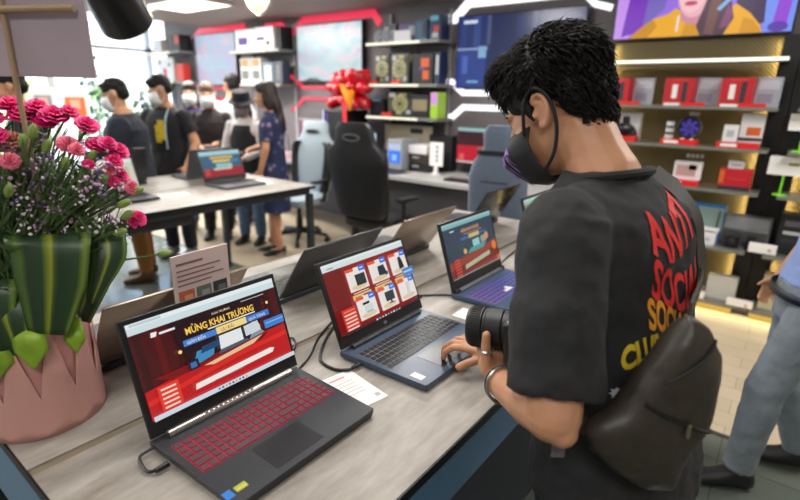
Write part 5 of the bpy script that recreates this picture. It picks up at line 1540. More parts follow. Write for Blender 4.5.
# ------------------------------------------------------------------ people
def skin_mat(name, c):
    m = mat(name, c, 0.5, var=0.06, vscale=30)
    b = m.node_tree.nodes['Principled BSDF']
    b.inputs['Subsurface Weight'].default_value = 0.12
    b.inputs['Subsurface Radius'].default_value = (0.02, 0.008, 0.004)
    b.inputs['Subsurface Scale'].default_value = 0.3
    return m
SK = skin_mat('warm_skin', (200, 146, 112)); SKD = skin_mat('tan_skin', (168, 112, 82)); SKL = skin_mat('light_skin', (222, 178, 152))
HAIR = mat('black_hair', (20, 17, 16), .65, spec=.3, var=.3, vscale=90, stretch=(1, 1, .2)); HAIRB = mat('dark_brown_hair', (38, 27, 23), .5, var=.3, vscale=90, stretch=(1, 1, .2))
MASKW = mat('white_mask_cloth', (226, 228, 230), .7); MASKB = mat('black_mask_cloth', (22, 22, 24), .7); MASKG = mat('grey_mask_cloth', (120, 112, 116), .7)
EYEW = mat('eye_white', (226, 222, 216), .3); EYED = mat('eye_dark', (24, 16, 14), .2)
LIP = mat('lip', (176, 96, 88), .5)

def head_frame(pos, yaw, pitch, roll=0.0):
    """head axes: forward +X, left +Y, up +Z; pitch > 0 looks down"""
    return Matrix.Translation(V(pos)) @ Matrix.Rotation(yaw, 4, 'Z') @ Matrix.Rotation(pitch, 4, 'Y') @ Matrix.Rotation(roll, 4, 'X')

def head_pieces(mb, Hm, k=1.0):
    R = Hm.to_3x3(); kk = k * R.col[0].length; R = R.normalized()
    def e(c, r, u=20, v=14): mb.ell(Hm @ V([x * k for x in c]), [x * kk for x in r], None, R, u, v)
    e((-.015, 0, .035), (.098, .077, .092)); e((.03, 0, -.022), (.068, .064, .098)); e((.036, 0, -.082), (.050, .048, .038)); e((.074, 0, .024), (.024, .052, .013))
    e((.052, .038, -.03), (.034, .026, .03)); e((.052, -.038, -.03), (.034, .026, .03)); e((.092, 0, -.068), (.014, .026, .014))
    mb.cap_seg(Hm @ V((.092 * k, 0, .006 * k)), .009 * k, Hm @ V((.112 * k, 0, -.032 * k)), .014 * k)
    for s in (-1, 1):
        e((.104, s * .011, -.036), (.011, .009, .008))
        e((-.008, s * .079, -.004), (.016, .006, .030)); e((.001, s * .080, -.028), (.008, .006, .010)); e((.008, s * .079, -.006), (.006, .008, .009))
        rim = [(.006, .083, .014), (-.002, .087, .026), (-.014, .089, .026), (-.023, .090, .014), (-.024, .090, -.004), (-.017, .087, -.020), (-.006, .083, -.032)]
        mb.tube([Hm @ V((x * k, s * y * k, z * k)) for x, y, z in smooth_path(rim, 3)], .0045 * kk, None, 8)
        rim2 = [(-.002, .084, .014), (-.012, .086, .010), (-.014, .086, -.004), (-.010, .084, -.016)]
        mb.tube([Hm @ V((x * k, s * y * k, z * k)) for x, y, z in smooth_path(rim2, 3)], .003 * kk, None, 8)

def eyes(Hm, parent, k=1.0):
    for s in (-1, 1):
        mb = MB(); R = Hm.to_3x3()
        mb.ell(Hm @ V((.0745 * k, s * .029 * k, .003 * k)), (.0105 * k, .0125 * k, .0065 * k), EYEW, R, 12, 8)
        mb.ell(Hm @ V((.0828 * k, s * .030 * k, .002 * k)), (.0035 * k, .0062 * k, .0058 * k), EYED, R, 10, 8)
        obj('eye', mb, None, parent)
        bw = MB(); bw.tube([Hm @ V((.088 * k, s * .014 * k, .022 * k)), Hm @ V((.089 * k, s * .032 * k, .028 * k)), Hm @ V((.078 * k, s * .050 * k, .024 * k))], [.003, .004, .002], HAIR, 6)
        obj('eyebrow', bw, None, parent)

def mask(Hm, parent, m, k=1.0, name='face_mask', dz=0.0):
    """cloth cup over nose, mouth and chin with ear loops"""
    bm = bmesh.new(); rows_ = []
    prof = [(.018, .106, .060, .004), (.004, .119, .076, -.020), (-.02, .132, .082, -.034), (-.05, .136, .082, -.058), (-.08, .120, .077, -.088), (-.105, .098, .068, -.113), (-.122, .066, .052, -.128)]
    for q, xf, yw, z_ in prof:
        row = []; z_ += dz * max(0, 1 + (z_ - .004) / .08)
        for i in range(17):
            a = (i / 16 - .5) * 2 * 1.42
            y = math.sin(a) * yw
            x = .012 + (xf - .012) * max(0.0, math.cos(a)) ** .8
            row.append(bm.verts.new(Hm @ V((x * k, y * k, z_ * k))))
        rows_.append(row)
    for a, b in zip(rows_, rows_[1:]):
        for i in range(16): bm.faces.new((a[i], a[i + 1], b[i + 1], b[i]))
    bmesh.ops.recalc_face_normals(bm, faces=bm.faces[:])
    me = bpy.data.meshes.new(name); bm.to_mesh(me); bm.free(); me.shade_smooth(); me.materials.append(m)
    o = bpy.data.objects.new(name, me); COL.objects.link(o); o.parent = parent
    sm = o.modifiers.new('t', 'SOLIDIFY'); sm.thickness = .002
    for s in (-1, 1):
        lp = MB(); lp.tube([Hm @ V([c * k for c in p]) for p in smooth_path([(.044, s * .075, -.012 + dz), (.022, s * .084, .014), (.0, s * .0905, .034), (-.018, s * .092, .034), (-.031, s * .0885, .008), (-.026, s * .083, -.035), (.0, s * .076, -.080), (.040, s * .066, -.103 + dz * .3)], 5)], (.0032 if dz else .0022) * k, m, 6)
        obj('ear_loop', lp, None, o)
    return o

def finger(mb, base, d, nrm, L, r, bend, n=3):
    """three phalanges from base, bending about axis towards -nrm"""
    p = V(base); d = V(d).normalized(); nrm = V(nrm).normalized()
    ax = d.cross(nrm).normalized()
    segs = (L * .45, L * .31, L * .24)
    rr = r
    for i, s in enumerate(segs):
        d = Matrix.Rotation(-bend[i], 3, ax) @ d
        q = p + d * s
        r2 = rr * .90
        mb.cap_seg(p, rr, q, r2, None, 10)
        p, rr = q, r2
    return p

def hand(mb, wrist, fwd, back, side, k=1.0, curl=(.25, .35, .3), spread=.10, thumb=None):
    """palm from wrist along fwd; 'back' points out of the back of the hand; side = towards the thumb"""
    fwd = V(fwd).normalized(); back = V(back); back = (back - fwd * back.dot(fwd)).normalized()
    sd = V(side); sd = (sd - fwd * sd.dot(fwd) - back * sd.dot(back)).normalized()
    w = V(wrist)
    rings = []
    for t_, wd, th in ((0.0, .026, .019), (.25, .031, .0175), (.6, .040, .0150), (.9, .042, .0135), (1.0, .040, .0115)):
        rings.append(ring(w + fwd * (.088 * t_ * k), sd * wd * k, back * th * k, 16, 2.4))
    mb.loft(rings)
    mb.ell(w + fwd * .035 * k + sd * .024 * k - back * .006 * k, (.018 * k, .018 * k, .018 * k))
    for i, (o_, L) in enumerate(((.030, .072), (.0105, .080), (-.0105, .074), (-.030, .058))):
        b = w + fwd * (.082 - abs(o_) * .12) * k + sd * o_ * k
        d = fwd + sd * (o_ * spread * 30 * .35)
        cb = curl[i] if hasattr(curl[0], '__len__') else curl
        finger(mb, b, d, back, L * k, (.0092 - .0006 * i) * k, cb)
    tb = w + fwd * .022 * k + sd * .026 * k - back * .004 * k
    td, tbend = thumb if thumb else ((fwd * .75 + sd * .65 - back * .15), (.0, .25, .25))
    finger(mb, tb, td, back, .075 * k, .0115 * k, tbend)
    return tb, V(td).normalized()

def limb(mb, pts, rs):
    for a, b, r0, r1 in zip(pts, pts[1:], rs, rs[1:]):
        mb.cap_seg(a, r0, b, r1, None, 14)

def person(label, loc, yaw, h=1.72, lean=0.0, hyaw=0.0, pitch=0.1, arms=None, skin=SK, top=None, topname='shirt', sleeve=.55, bottom=None, skirt=None, shoes=M_black, hair='short', hairm=HAIR, maskm=None, hat=None, legs=None, build=1.0, heel=False, voxel=.008, category='person', hem=None, skirt_m=None, bare_legs=False, lo=True):
    """arms: ((elbow, wrist, curl), ...) left then right, local metres at h=1.75; facing +X, left +Y"""
    k = h / 1.75
    t = thing('person', label, category, loc, yaw)
    R = Matrix.Rotation(lean, 4, 'Y')
    hip0 = V((0, 0, .95))
    def U(p): p = V(p); return (R @ (p - hip0) + hip0) * k      # upper body leans at the hips
    def B(p): return V(p) * k
    legs = legs or (((0, .095, .92), (.02, .10, .50), (-.01, .105, .09)), ((0, -.095, .92), (.02, -.10, .50), (-.01, -.105, .09)))
    arms = arms or (((-.03, .27, 1.14), (.10, .25, .92)), ((-.03, -.27, 1.14), (.10, -.25, .92)))
    body = MB()
    bw = build
    tor = [(.84, .0, .105, .15), (.92, 0, .12, .17), (1.02, 0, .11, .15), (1.12, .0, .105, .14), (1.25, .0, .115, .158), (1.36, -.005, .11, .172), (1.43, -.01, .085, .15), (1.475, -.015, .06, .075), (1.54, -.005, .054, .056)]
    body.loft([ring(U((x, 0, z_)), (R.to_3x3() @ V((rx * bw, 0, 0))) * k, V((0, ry * bw, 0)) * k, 20) for z_, x, rx, ry in tor])
    hp = U((.025, 0, 1.645))
    Hm = head_frame(hp, hyaw, lean * .6 + pitch)
    limb(body, [U((-.005, 0, 1.50)), hp + (Hm.to_3x3() @ V((-.01, 0, -.05)))], [.053 * k, .052 * k])
    head_pieces(body, Hm, k)
    sh = [U((-.005, s * .172 * bw, 1.405)) for s in (1, -1)]
    arm_pts = []
    for i, s in enumerate((1, -1)):
        e_, w_ = U(arms[i][0]), U(arms[i][1])
        limb(body, [sh[i], e_, w_], [.048 * k * bw, .038 * k * bw, .027 * k])
        f = (w_ - e_).normalized()
        inn = V((0, -s, 0)) if len(arms[i]) < 3 else V(arms[i][2])
        sd = V((1, 0, .2)) if abs(f.x) < .75 else V((0, -s, .0))
        if len(arms[i]) >= 3:
            back = V(arms[i][2]); sd = back.cross(f) * (1 if s > 0 else -1)
        else:
            back = -inn
        hand(body, w_, f, back, sd, k * .95)
        arm_pts.append((sh[i], e_, w_))
    for (a, b, c), s in zip(legs, (1, -1)):
        a, b, c = B(a), B(b), B(c)
        limb(body, [a, b, c], [.083 * k * bw, .056 * k, .038 * k])
        body.ell(b + (c - b) * .3 - V((.018, 0, 0)) * k, (.05 * k, .05 * k, .11 * k))
        if heel: body.cap_seg(c + V((-.03, 0, -.02)) * k, .024 * k, c + V((.10, s * .01, -.062)) * k, .016 * k)
        else: body.cap_seg(c + V((-.01, 0, -.035)) * k, .032 * k, c + V((.14, s * .02, -.062)) * k, .018 * k)
    bo = obj('body', fuse(body, voxel, 3, skin), None, t)
    # clothes
    if top:
        sm = MB()
        off = .014
        tr_ = [(x0 + (0 if 1 else 0)) for x0 in (0,)]
        z0 = hem or (.86 if not skirt else .92)
        tt = [(z0, .0, .128, .178), (.95, 0, .128, .176), (1.05, 0, .122, .165), (1.15, .0, .120, .162), (1.27, .0, .128, .175), (1.36, -.005, .124, .186), (1.425, -.01, .098, .165), (1.465, -.013, .075, .10), (1.495, -.012, .066, .07)]
        sm.loft([ring(U((x, 0, z_)), (R.to_3x3() @ V((rx * bw, 0, 0))) * k, V((0, ry * bw, 0)) * k, 24, 2.2) for z_, x, rx, ry in tt])
        for a, b, c in arm_pts:
            if sleeve <= 1:
                e_ = a + (b - a) * sleeve
                sm.ell(a, .062 * k * bw); sm.tube([a, e_], [.064 * k * bw, .062 * k * bw], None, 16)
            else:
                e_ = b + (c - b) * (sleeve - 1)
                sm.ell(a, .060 * k * bw); sm.tube([a, b, e_], [.060 * k * bw, .052 * k * bw, .042 * k], None, 16); sm.ell(b, .052 * k * bw)
        obj(topname, fuse(sm, voxel * .9, 3, top, .012, .07), None, t)
    if bottom:
        pm = MB()
        pm.loft([ring(B((0, 0, z_)), V((rx * bw * k, 0, 0)), V((0, ry * bw * k, 0)), 20, 2.2) for z_, rx, ry in ((.80, .12, .175), (.90, .128, .18), (.97, .125, .172))])
        for a, b, c in legs:
            a, b, c = B(a), B(b), B(c)
            pm.ell(a, .10 * k * bw); pm.tube([a, b, c + V((0, 0, .01))], [.10 * k * bw, .078 * k, .062 * k], None, 18); pm.ell(b, .077 * k)
        obj('trousers', fuse(pm, voxel * .9, 3, bottom, .014, .08), None, t)
    if skirt:
        pm = MB()
        pm.loft([ring(B((0, 0, z_)), V((rx * bw * k, 0, 0)), V((0, ry * bw * k, 0)), 28, 2.1) for z_, rx, ry in ((.48, .155, .20), (.70, .15, .195), (.88, .14, .185), (.98, .122, .162))])
        obj('skirt', fuse(pm, voxel * .9, 3, skirt_m or top, .014, .09), None, t)
    for (a, b, c), s in zip(legs, (1, -1)):
        c = B(c); smb = MB()
        if heel:
            smb.loft([ring(c + V((x, s * y, z_)) * k, V((0, ry, 0)) * k, V((0, 0, rz_)) * k, 14) for x, y, z_, ry, rz_ in ((-.062, 0, -.012, .025, .034), (0, 0, -.040, .034, .026), (.07, .005, -.060, .038, .026), (.13, .012, -.071, .034, .018), (.18, .012, -.081, .008, .006))])
            smb.cyl(c + V((-.045, 0, -.02)) * k, c + V((-.045, 0, -.089)) * k, .014 * k, .006 * k)
        else:
            smb.loft([ring(c + V((x, s * y, z_)) * k, V((0, ry, 0)) * k, V((0, 0, rz_)) * k, 16, 2.6) for x, y, z_, ry, rz_ in ((-.065, 0, -.045, .025, .03), (-.04, 0, -.035, .038, .050), (.02, 0, -.032, .042, .053), (.08, .008, -.052, .046, .034), (.15, .015, -.060, .046, .026), (.195, .018, -.066, .030, .018))])
        obj('shoe', smb, shoes, t, True, 1.2)
    # hair
    Rh = Hm.to_3x3()
    hm = MB()
    def e(c, r): hm.ell(Hm @ V([x * k for x in c]), [x * k for x in r], None, Rh, 20, 14)
    if hair in ('short', 'long'):
        e((-.018, 0, .060), (.103, .084, .080)); e((-.060, 0, .012), (.058, .076, .072)); e((.042, 0, .090), (.048, .058, .031))
        if hair == 'long':
            e((-.05, 0, -.01), (.075, .092, .11)); e((-.085, 0, -.13), (.05, .10, .16)); e((-.095, 0, -.26), (.045, .105, .14)); e((-.02, .075, -.03), (.06, .02, .12)); e((-.02, -.075, -.03), (.06, .02, .12))
    obj('hair', fuse(hm, voxel * .8, 2, hairm, .016, .025), None, t)
    eyes(Hm, t, k)
    if maskm: mask(Hm, t, maskm, k)
    else:
        lm = MB(); lm.ell(Hm @ V((.1035 * k, 0, -.066 * k)), (.006 * k, .021 * k, .007 * k), LIP, Rh, 12, 8); obj('mouth', lm, None, t)
    if hat:
        ht = MB()
        ht.loft([[Hm @ V((-.015 * k + r * 1.12 * math.cos(a) * k, r * math.sin(a) * k, z_ * k)) for a in [2 * PI * q / 28 for q in range(28)]] for r, z_ in ((.098, .050), (.150, .030), (.152, .034), (.101, .060), (.097, .11), (.088, .150), (.05, .162))])
        obj('bucket_hat', ht, hat, t)
    return t, Hm, U, B

tee = mat('black_tee', (24, 24, 28), .85, bump=.08, bscale=25); navyS = mat('navy_shirt', (24, 30, 46), .8, bump=.08, bscale=25)
jean = mat('blue_jeans', (72, 96, 124), .8, var=.12, vscale=14); darkt = mat('dark_trousers', (26, 27, 32), .8); tan_t = mat('tan_trousers', (176, 122, 66), .8)
# navy shirt man at the rear table
person('man in a navy shirt and white mask leaning over the rear table', (-4.23, 1.91, 0), -2.15, 1.62, .06, -.12, .25, arms=(((.10, .26, 1.16), (.30, .18, .98)), ((.10, -.26, 1.16), (.30, -.16, .98))), skin=SK, top=navyS, bottom=tan_t, shoes=mat('brown_shoe', (96, 66, 44), .5), maskm=MASKW, build=1.36, sleeve=.6)
t = person('man in a black tee with a yellow chest patch at the rear table', (-4.60, 2.44, 0), -1.15, 1.67, .06, -.85, .30, arms=(((-.02, .28, 1.16), (.14, .26, .96)), ((.10, -.27, 1.15), (.34, -.26, .96))), skin=SK, top=tee, bottom=darkt, shoes=mat('grey_shoe', (120, 120, 122), .6), maskm=MASKW, sleeve=.62, build=1.12)
tt, Hm, U, B = t
# the yellow print on his chest
mb = MB(); yl = mat('yellow_print', (206, 180, 26), .6)
c = U((.128, .03, 1.27))
for (y0, z0, w, h) in ((0, 0, .10, .13), (.01, .085, .06, .045), (-.02, -.075, .05, .03)):
    mb.box(c + V((.012, y0, z0)), (.008, w, h), yl)
obj('shirt_print', mb, None, tt, False)
lan = mat('pale_lanyard', (170, 196, 206), .6)
mb = MB(); mb.tube([U(p) for p in ((.03, .07, 1.485), (.12, .09, 1.40), (.145, .09, 1.28), (.145, .085, 1.12))], .006, lan); obj('lanyard', mb, None, tt)
person('man with black hair at the far left, only his head above the flowers', (-4.33, 1.27, 0), -1.9, 1.66, .06, -.1, .2, skin=SK, top=mat('charcoal_tee', (40, 42, 46), .85), bottom=darkt, maskm=None, sleeve=.6)
person('woman with dark hair, white mask and violet top behind the man in the black tee', (-5.39, 3.15, 0), -.75, 1.64, .02, .1, .1, skin=SKL, top=mat('violet_top', (58, 44, 96), .8), bottom=jean, hair='long', maskm=MASKW, hairm=HAIRB, sleeve=.6)
person('person in a dark brown coat and white mask at the end of the rear table', (-4.90, 3.06, 0), -.75, 1.63, .04, .2, .15, arms=(((.06, .22, 1.14), (.28, .08, 1.14)), ((.06, -.22, 1.14), (.28, -.06, 1.10))), skin=SKL, top=mat('brown_black_coat', (42, 34, 36), .8), bottom=darkt, hair='short', hairm=mat('pale_brown_hair', (120, 92, 76), .6), maskm=MASKW, sleeve=1.85)
person('person with short black hair half hidden behind the woman in the bucket hat', (-5.28, 3.60, 0), 2.4, 1.74, .0, .6, .0, skin=SK, top=mat('white_shirt', (222, 222, 222), .8), bottom=darkt, sleeve=.6)
wt = person('woman in a black bucket hat, white top and dark vest by the rear table', (-4.46, 3.18, 0), -1.1, 1.54, .06, .35, .25, arms=(((.08, .23, 1.14), (.30, .10, 1.08)), ((.08, -.23, 1.14), (.30, -.08, 1.02))), skin=SKL, top=mat('white_blouse', (220, 214, 212), .8), bottom=jean, hair='long', maskm=MASKG, hat=mat('black_hat_cloth', (22, 24, 30), .8), sleeve=1.9)
tt, Hm, U, B = wt
vm = MB(); k_ = 1.54 / 1.75
vm.loft([ring(U((0, 0, z_)), V((rx * k_, 0, 0)), V((0, ry * k_, 0)), 24, 2.2) for z_, rx, ry in ((.84, .146, .196), (1.0, .142, .188), (1.15, .136, .178), (1.27, .143, .186), (1.36, .138, .150), (1.42, .112, .12))])
obj('vest', fuse(vm, .007, 3, mat('black_vest', (26, 30, 34), .7), .01, .08), None, tt)
# printed navy dress
dr = mat('navy_flower_dress', (30, 38, 72), .8)
nt = dr.node_tree; b = nt.nodes['Principled BSDF']; tc = nt.nodes.new('ShaderNodeTexCoord'); vo = nt.nodes.new('ShaderNodeTexVoronoi'); vo.inputs['Scale'].default_value = 11
rp = nt.nodes.new('ShaderNodeValToRGB'); rp.color_ramp.interpolation = 'CONSTANT'; e = rp.color_ramp.elements; e[0].color = rgb((150, 120, 130)); e[1].position = .30; e[1].color = rgb((30, 38, 72)); q = e.new(.20); q.color = rgb((60, 74, 120))
nt.links.new(tc.outputs['Object'], vo.inputs['Vector']); nt.links.new(vo.outputs['Distance'], rp.inputs['Fac']); nt.links.new(rp.outputs['Color'], b.inputs['Base Color'])
wt = person('woman with long dark hair in a navy flowered dress and black heels', (-3.94, 3.10, 0.0), -2.4, 1.64, .03, .1, .15, arms=(((.03, .23, 1.14), (.10, .20, .93)), ((.06, -.22, 1.15), (.26, -.10, 1.10))), skin=SK, top=dr, skirt=True, hair='long', hairm=HAIRB, heel=True, shoes=M_black, sleeve=.75, legs=(((0, .085, .92), (.02, .085, .50), (-.03, .08, .095)), ((0, -.085, .92), (.05, -.085, .50), (.06, -.08, .095))))
tt, Hm, U, B = wt
mb = MB(); mb.tube([U(p) for p in smooth_path([(-.06, .13, 1.44), (-.14, .02, 1.30), (-.155, -.10, 1.12), (-.12, -.19, .98)], 5)], .006, mat('pale_bag_strap', (150, 160, 176), .5)); obj('bag_strap', mb, None, tt)

# man at the right edge in grey jeans, seen from the belt down
gj = mat('washed_grey_jeans', (128, 138, 146), .8, var=.16, vscale=9, bump=.15, bscale=12)
wt = person('person in washed grey jeans and blue shirt walking at the right edge of the picture', (0.165, 2.42, 0), PI + .35, 1.62, -.18, .2, .1, arms=(((-.02, .24, 1.14), (-.02, .22, .90)), ((-.03, -.25, 1.14), (.02, -.25, .90))), skin=SK, top=mat('pale_blue_shirt', (136, 156, 206), .8), bottom=gj, shoes=mat('black_boot', (24, 24, 26), .5), maskm=MASKW, sleeve=.7, build=.90, hem=.945,
           legs=(((0.0, .095, .92), (.12, .115, .51), (.15, .13, .09)), ((0, -.095, .92), (-.02, -.10, .50), (-.16, -.105, .10))), voxel=.007)
tt, Hm, U, B = wt
bl = MB(); k_ = 1.62 / 1.75
bl.loft([ring(B((0, 0, z_)), V((.138 * k_, 0, 0)), V((0, .190 * k_, 0)), 28, 2.2) for z_ in (.905, .940)], None, False)
o = obj('belt', bl, mat('navy_belt', (30, 36, 54), .5), tt); so = o.modifiers.new('t', 'SOLIDIFY'); so.thickness = .004
# ------------------------------------------------------------------ the man at the near table
random.seed(21)
ML = V((-.17, .93, 0))
man = thing('person', 'man in a black lettered tee and mask holding a camera and touching a laptop', 'person', ML)
fd = V((-.985, .17, 0)).normalized(); Ld = V((-fd.y, fd.x, 0)); UP = V((0, 0, 1))      # ahead, to his left
def w2(p): return V(p) - ML
def tor_c(z):
    """centre of the torso at height z"""
    K = [(.82, -.160, .935), (.95, -.170, .932), (1.15, -.195, .93), (1.30, -.218, .926), (1.38, -.232, .922), (1.44, -.262, .915)]
    for (a, x0, y0), (b, x1, y1) in zip(K, K[1:]):
        if z <= b or b == 1.44:
            f = (z - a) / (b - a); return w2((x0 + (x1 - x0) * f, y0 + (y1 - y0) * f, z))
shL = tor_c(1.372) + Ld * .170; shR = tor_c(1.372) - Ld * .150
elL, wrL = w2((-.204, .642, 1.112)), w2((-.352, .778, 1.040))
elR, wrR = w2((-.325, 1.115, 1.11)), w2((-.462, 1.022, .962))
HK = .93
Hm = head_frame(w2((-.362, .938, 1.535)), math.radians(177), math.radians(29)) @ Matrix.Scale(HK, 4)
body = MB()
tor = [(.84, .10, .155), (.92, .115, .165), (1.02, .105, .15), (1.12, .098, .14), (1.25, .105, .155), (1.33, .092, .150), (1.375, .078, .12), (1.41, .058, .07)]
body.loft([ring(tor_c(z), fd * a, Ld * b, 24) for z, a, b in tor])
nk = tor_c(1.42)
limb(body, [nk, nk + (Hm @ V((-.03, 0, -.06)) - nk) * .5, Hm @ V((-.030, 0, -.045))], [.062, .057, .058])
for s_ in (1, -1):
    limb(body, [nk + V((0, 0, -.02)) + Ld * s_ * .02, tor_c(1.355) + Ld * s_ * .11], [.042, .036])
head_pieces(body, Hm, 1.0)
limb(body, [shL + V((0, 0, -.018)), shL + (elL - shL) * .55, elL], [.044, .046, .042]); limb(body, [elL, elL + (wrL - elL) * .35, wrL], [.041, .041, .027])
body.ell(elL + V((.018, -.008, -.016)), (.024, .024, .024))
limb(body, [shR + V((0, 0, -.018)), elR], [.044, .042]); limb(body, [elR, elR + (wrR - elR) * .35, wrR], [.041, .040, .027])
# right hand on the touchpad
hand(body, wrR, V((-.130, -.028, .012)), V((.10, .0, 1)), V((.25, -.95, -.1)), 1.08, curl=((.25, .60, .55), (.18, .62, .60), (.22, .62, .6), (.30, .7, .5)), spread=.12,
     thumb=(V((-.080, -.070, -.030)), (.0, .05, .15)))
# left hand under the lens, thumb up its near side
thb, thd = hand(body, wrL, V((-.50, .72, .42)), V((.12, -.25, -.95)), V((-.80, -.50, .05)), 1.0, curl=((.75, .85, .5), (.78, .9, .5), (.8, .9, .5), (.8, .9, .5)), spread=.05,
     thumb=(V((-.06, -.02, 1.0)), (-.08, .05, .18)))
HR = Hm.to_3x3().normalized()
hips = [w2((-.165, .935, .90)) + Ld * s_ * .095 for s_ in (1, -1)]
for hp, s_ in zip(hips, (1, -1)):
    kn = V((hp.x - .015, hp.y, .49)); an = V((hp.x + .005, hp.y + (-.02 if s_ > 0 else .02), .085))
    limb(body, [hp, kn, an], [.088, .058, .04])
    body.cap_seg(an + V((.02, 0, -.03)), .035, an + fd * .16 + V((0, 0, -.055)), .025)
obj('body', fuse(body, .0034, 3, SK), None, man)

# ---- shirt
sm = MB()
for s_, q_ in ((1, .13), (-1, .115)):
    sm.cap_seg(tor_c(1.39) + Ld * s_ * .045 + fd * -.004, .048, tor_c(1.372) + Ld * s_ * q_, .054)
ST = [(.845, .146, .200), (.90, .140, .198), (1.0, .128, .190), (1.12, .116, .184), (1.24, .113, .184), (1.33, .108, .184), (1.375, .098, .170), (1.402, .086, .140), (1.422, .072, .098), (1.436, .064, .074)]
sm.loft([ring(tor_c(z) + fd * (.0 if z < 1.3 else -.006), fd * a, Ld * b, 36, 2.25) for z, a, b in ST])
hemc = w2((-.214, .660, 1.132))
def sleeve(sh, hem, wide, mid_out):
    mid = (sh + hem) / 2 + mid_out
    d = (hem - sh).normalized(); a = fd - d * fd.dot(d); a.normalize(); b = d.cross(a)
    sm.ell(sh + V((0, 0, -.010)), (.068, .068, .064))
    sm.loft([ring(sh, a * .070, b * .064, 24), ring(mid, a * wide, b * .068, 24), ring(hem, a * (wide + .004), b * .066, 24)])
sleeve(shL, hemc, .070, Ld * .010 - fd * .004)
sleeve(shR, shR + (elR - shR) * .72, .074, -Ld * .012)
shirt_me = fuse(sm, .0055, 5, None, .016, .075, 'shirt')
shirtm = mat('washed_black_cotton', (34, 34, 36), .85, var=.12, vscale=12, bump=.12, bscale=22)
shirt = obj('shirt', shirt_me, shirtm, man)
cl = MB()
cl.tube([w + V((0, 0, .0)) for w in ring(tor_c(1.425) + fd * -.004 + V((0, 0, .006)), fd * .068 + V((0, 0, -.012)), Ld * .078, 36) + [ring(tor_c(1.425) + fd * -.004 + V((0, 0, .006)), fd * .068 + V((0, 0, -.012)), Ld * .078, 36)[0]]], .008, None, 8)
obj('collar_rib', cl, shirtm, man)
hm_ = MB()
d = (hemc - shL).normalized(); a = fd - d * fd.dot(d); a.normalize(); b = d.cross(a)
rg = ring(hemc - d * .012, a * .0785, b * .0665, 36); hm_.tube(rg + [rg[0]], .0035, None, 6)

# ---- lettering on the back, wavy and pressed onto the cloth
bmt = bmesh.new(); bmt.from_mesh(shirt_me); bvh = BVHTree.FromBMesh(bmt); bmt.free()
bn = -fd; right_of_back = -Ld            # read from behind, left to right
def onback(s, z, lift=.0016):
    o_ = V((0, 0, 0)) + tor_c(min(z, 1.43)) + right_of_back * s + bn * .5; o_.z = z
    h = bvh.ray_cast(o_, -bn)
    if h[0] is None: return tor_c(min(z, 1.43)) + right_of_back * s + bn * .12
    return h[0] + (h[1] if h[1].dot(bn) > 0 else -h[1]) * lift
letr = MB()
def wave(s, v, z0): return z0 + v + .022 * math.sin(s * 26 + z0 * 9) - s * .05
def line(word, z0, size, sx, c, s0):
    def M(p):
        s = s0 + p.x; return onback(s, wave(s, p.y * 1.1, z0))
    letr.text(word, size, M, c, 'CENTER', 0, .0022, sx, 0, .012)
pr_red = mat('red_shirt_print', (226, 44, 40), .7); pr_or = mat('orange_shirt_print', (232, 110, 30), .7); pr_am = mat('amber_shirt_print', (232, 150, 30), .7); pr_ye = mat('yellow_shirt_print', (226, 196, 40), .7); pr_wh = mat('lilac_shirt_print', (206, 200, 214), .7)
line('ANTI', 1.332, .088, .68, pr_red, -.022)
line('SOCIAL', 1.245, .080, .60, pr_red, -.015)
line('SOCIAL', 1.186, .062, .56, pr_am, -.048)
line('CLUB', 1.140, .046, .60, pr_ye, -.118)
# pale drawn figure under the words: two rounded blots with dark gaps
for (s_, z_, r_) in ((-.152, 1.108, .0095), (-.144, 1.092, .009), (-.154, 1.078, .0085), (-.146, 1.062, .008)):
    n_ = 18
    ctr = onback(s_, z_); rimp = [onback(s_ + r_ * (1 + .18 * math.sin(3 * q)) * math.cos(2 * PI * q / n_), z_ + r_ * (1 + .18 * math.sin(3 * q)) * math.sin(2 * PI * q / n_)) for q in range(n_)]
    for q in range(n_):
        if max((ctr - rimp[q]).length, (ctr - rimp[(q + 1) % n_]).length) < .03: letr.face([ctr, rimp[q], rimp[(q + 1) % n_]], pr_wh)
lo_ = obj('back_lettering', letr, None, shirt, False, fixn=True)

# ---- trousers, shoes
pm = MB()
pm.loft([ring(tor_c(max(z, .82)) + V((0, 0, z - max(z, .82))), fd * a, Ld * b, 24, 2.2) for z, a, b in ((.78, .125, .185), (.88, .13, .19), (.95, .125, .185))])
for hp, s_ in zip(hips, (1, -1)):
    kn = V((hp.x - .015, hp.y, .49)); an = V((hp.x + .005, hp.y + (-.02 if s_ > 0 else .02), .10))
    pm.ell(hp, .10); pm.tube([hp, kn, an], [.104, .080, .066], None, 18); pm.ell(kn, .079)
obj('trousers', fuse(pm, .008, 3, mat('black_trousers', (26, 27, 31), .8), .012, .08), None, man)
for hp, s_ in zip(hips, (1, -1)):
    an = V((hp.x + .005, hp.y + (-.02 if s_ > 0 else .02), .085)); q = MB()
    q.loft([ring(an + fd * x + V((0, 0, z_)), Ld * ry, V((0, 0, rz_)), 16, 2.6) for x, z_, ry, rz_ in ((-.07, -.040, .028, .034), (-.04, -.030, .040, .054), (.02, -.030, .043, .055), (.08, -.050, .047, .035), (.15, -.058, .046, .026), (.20, -.064, .030, .018))])
    obj('shoe', q, mat('black_shoe', (22, 22, 24), .5), man, True, 1.2)

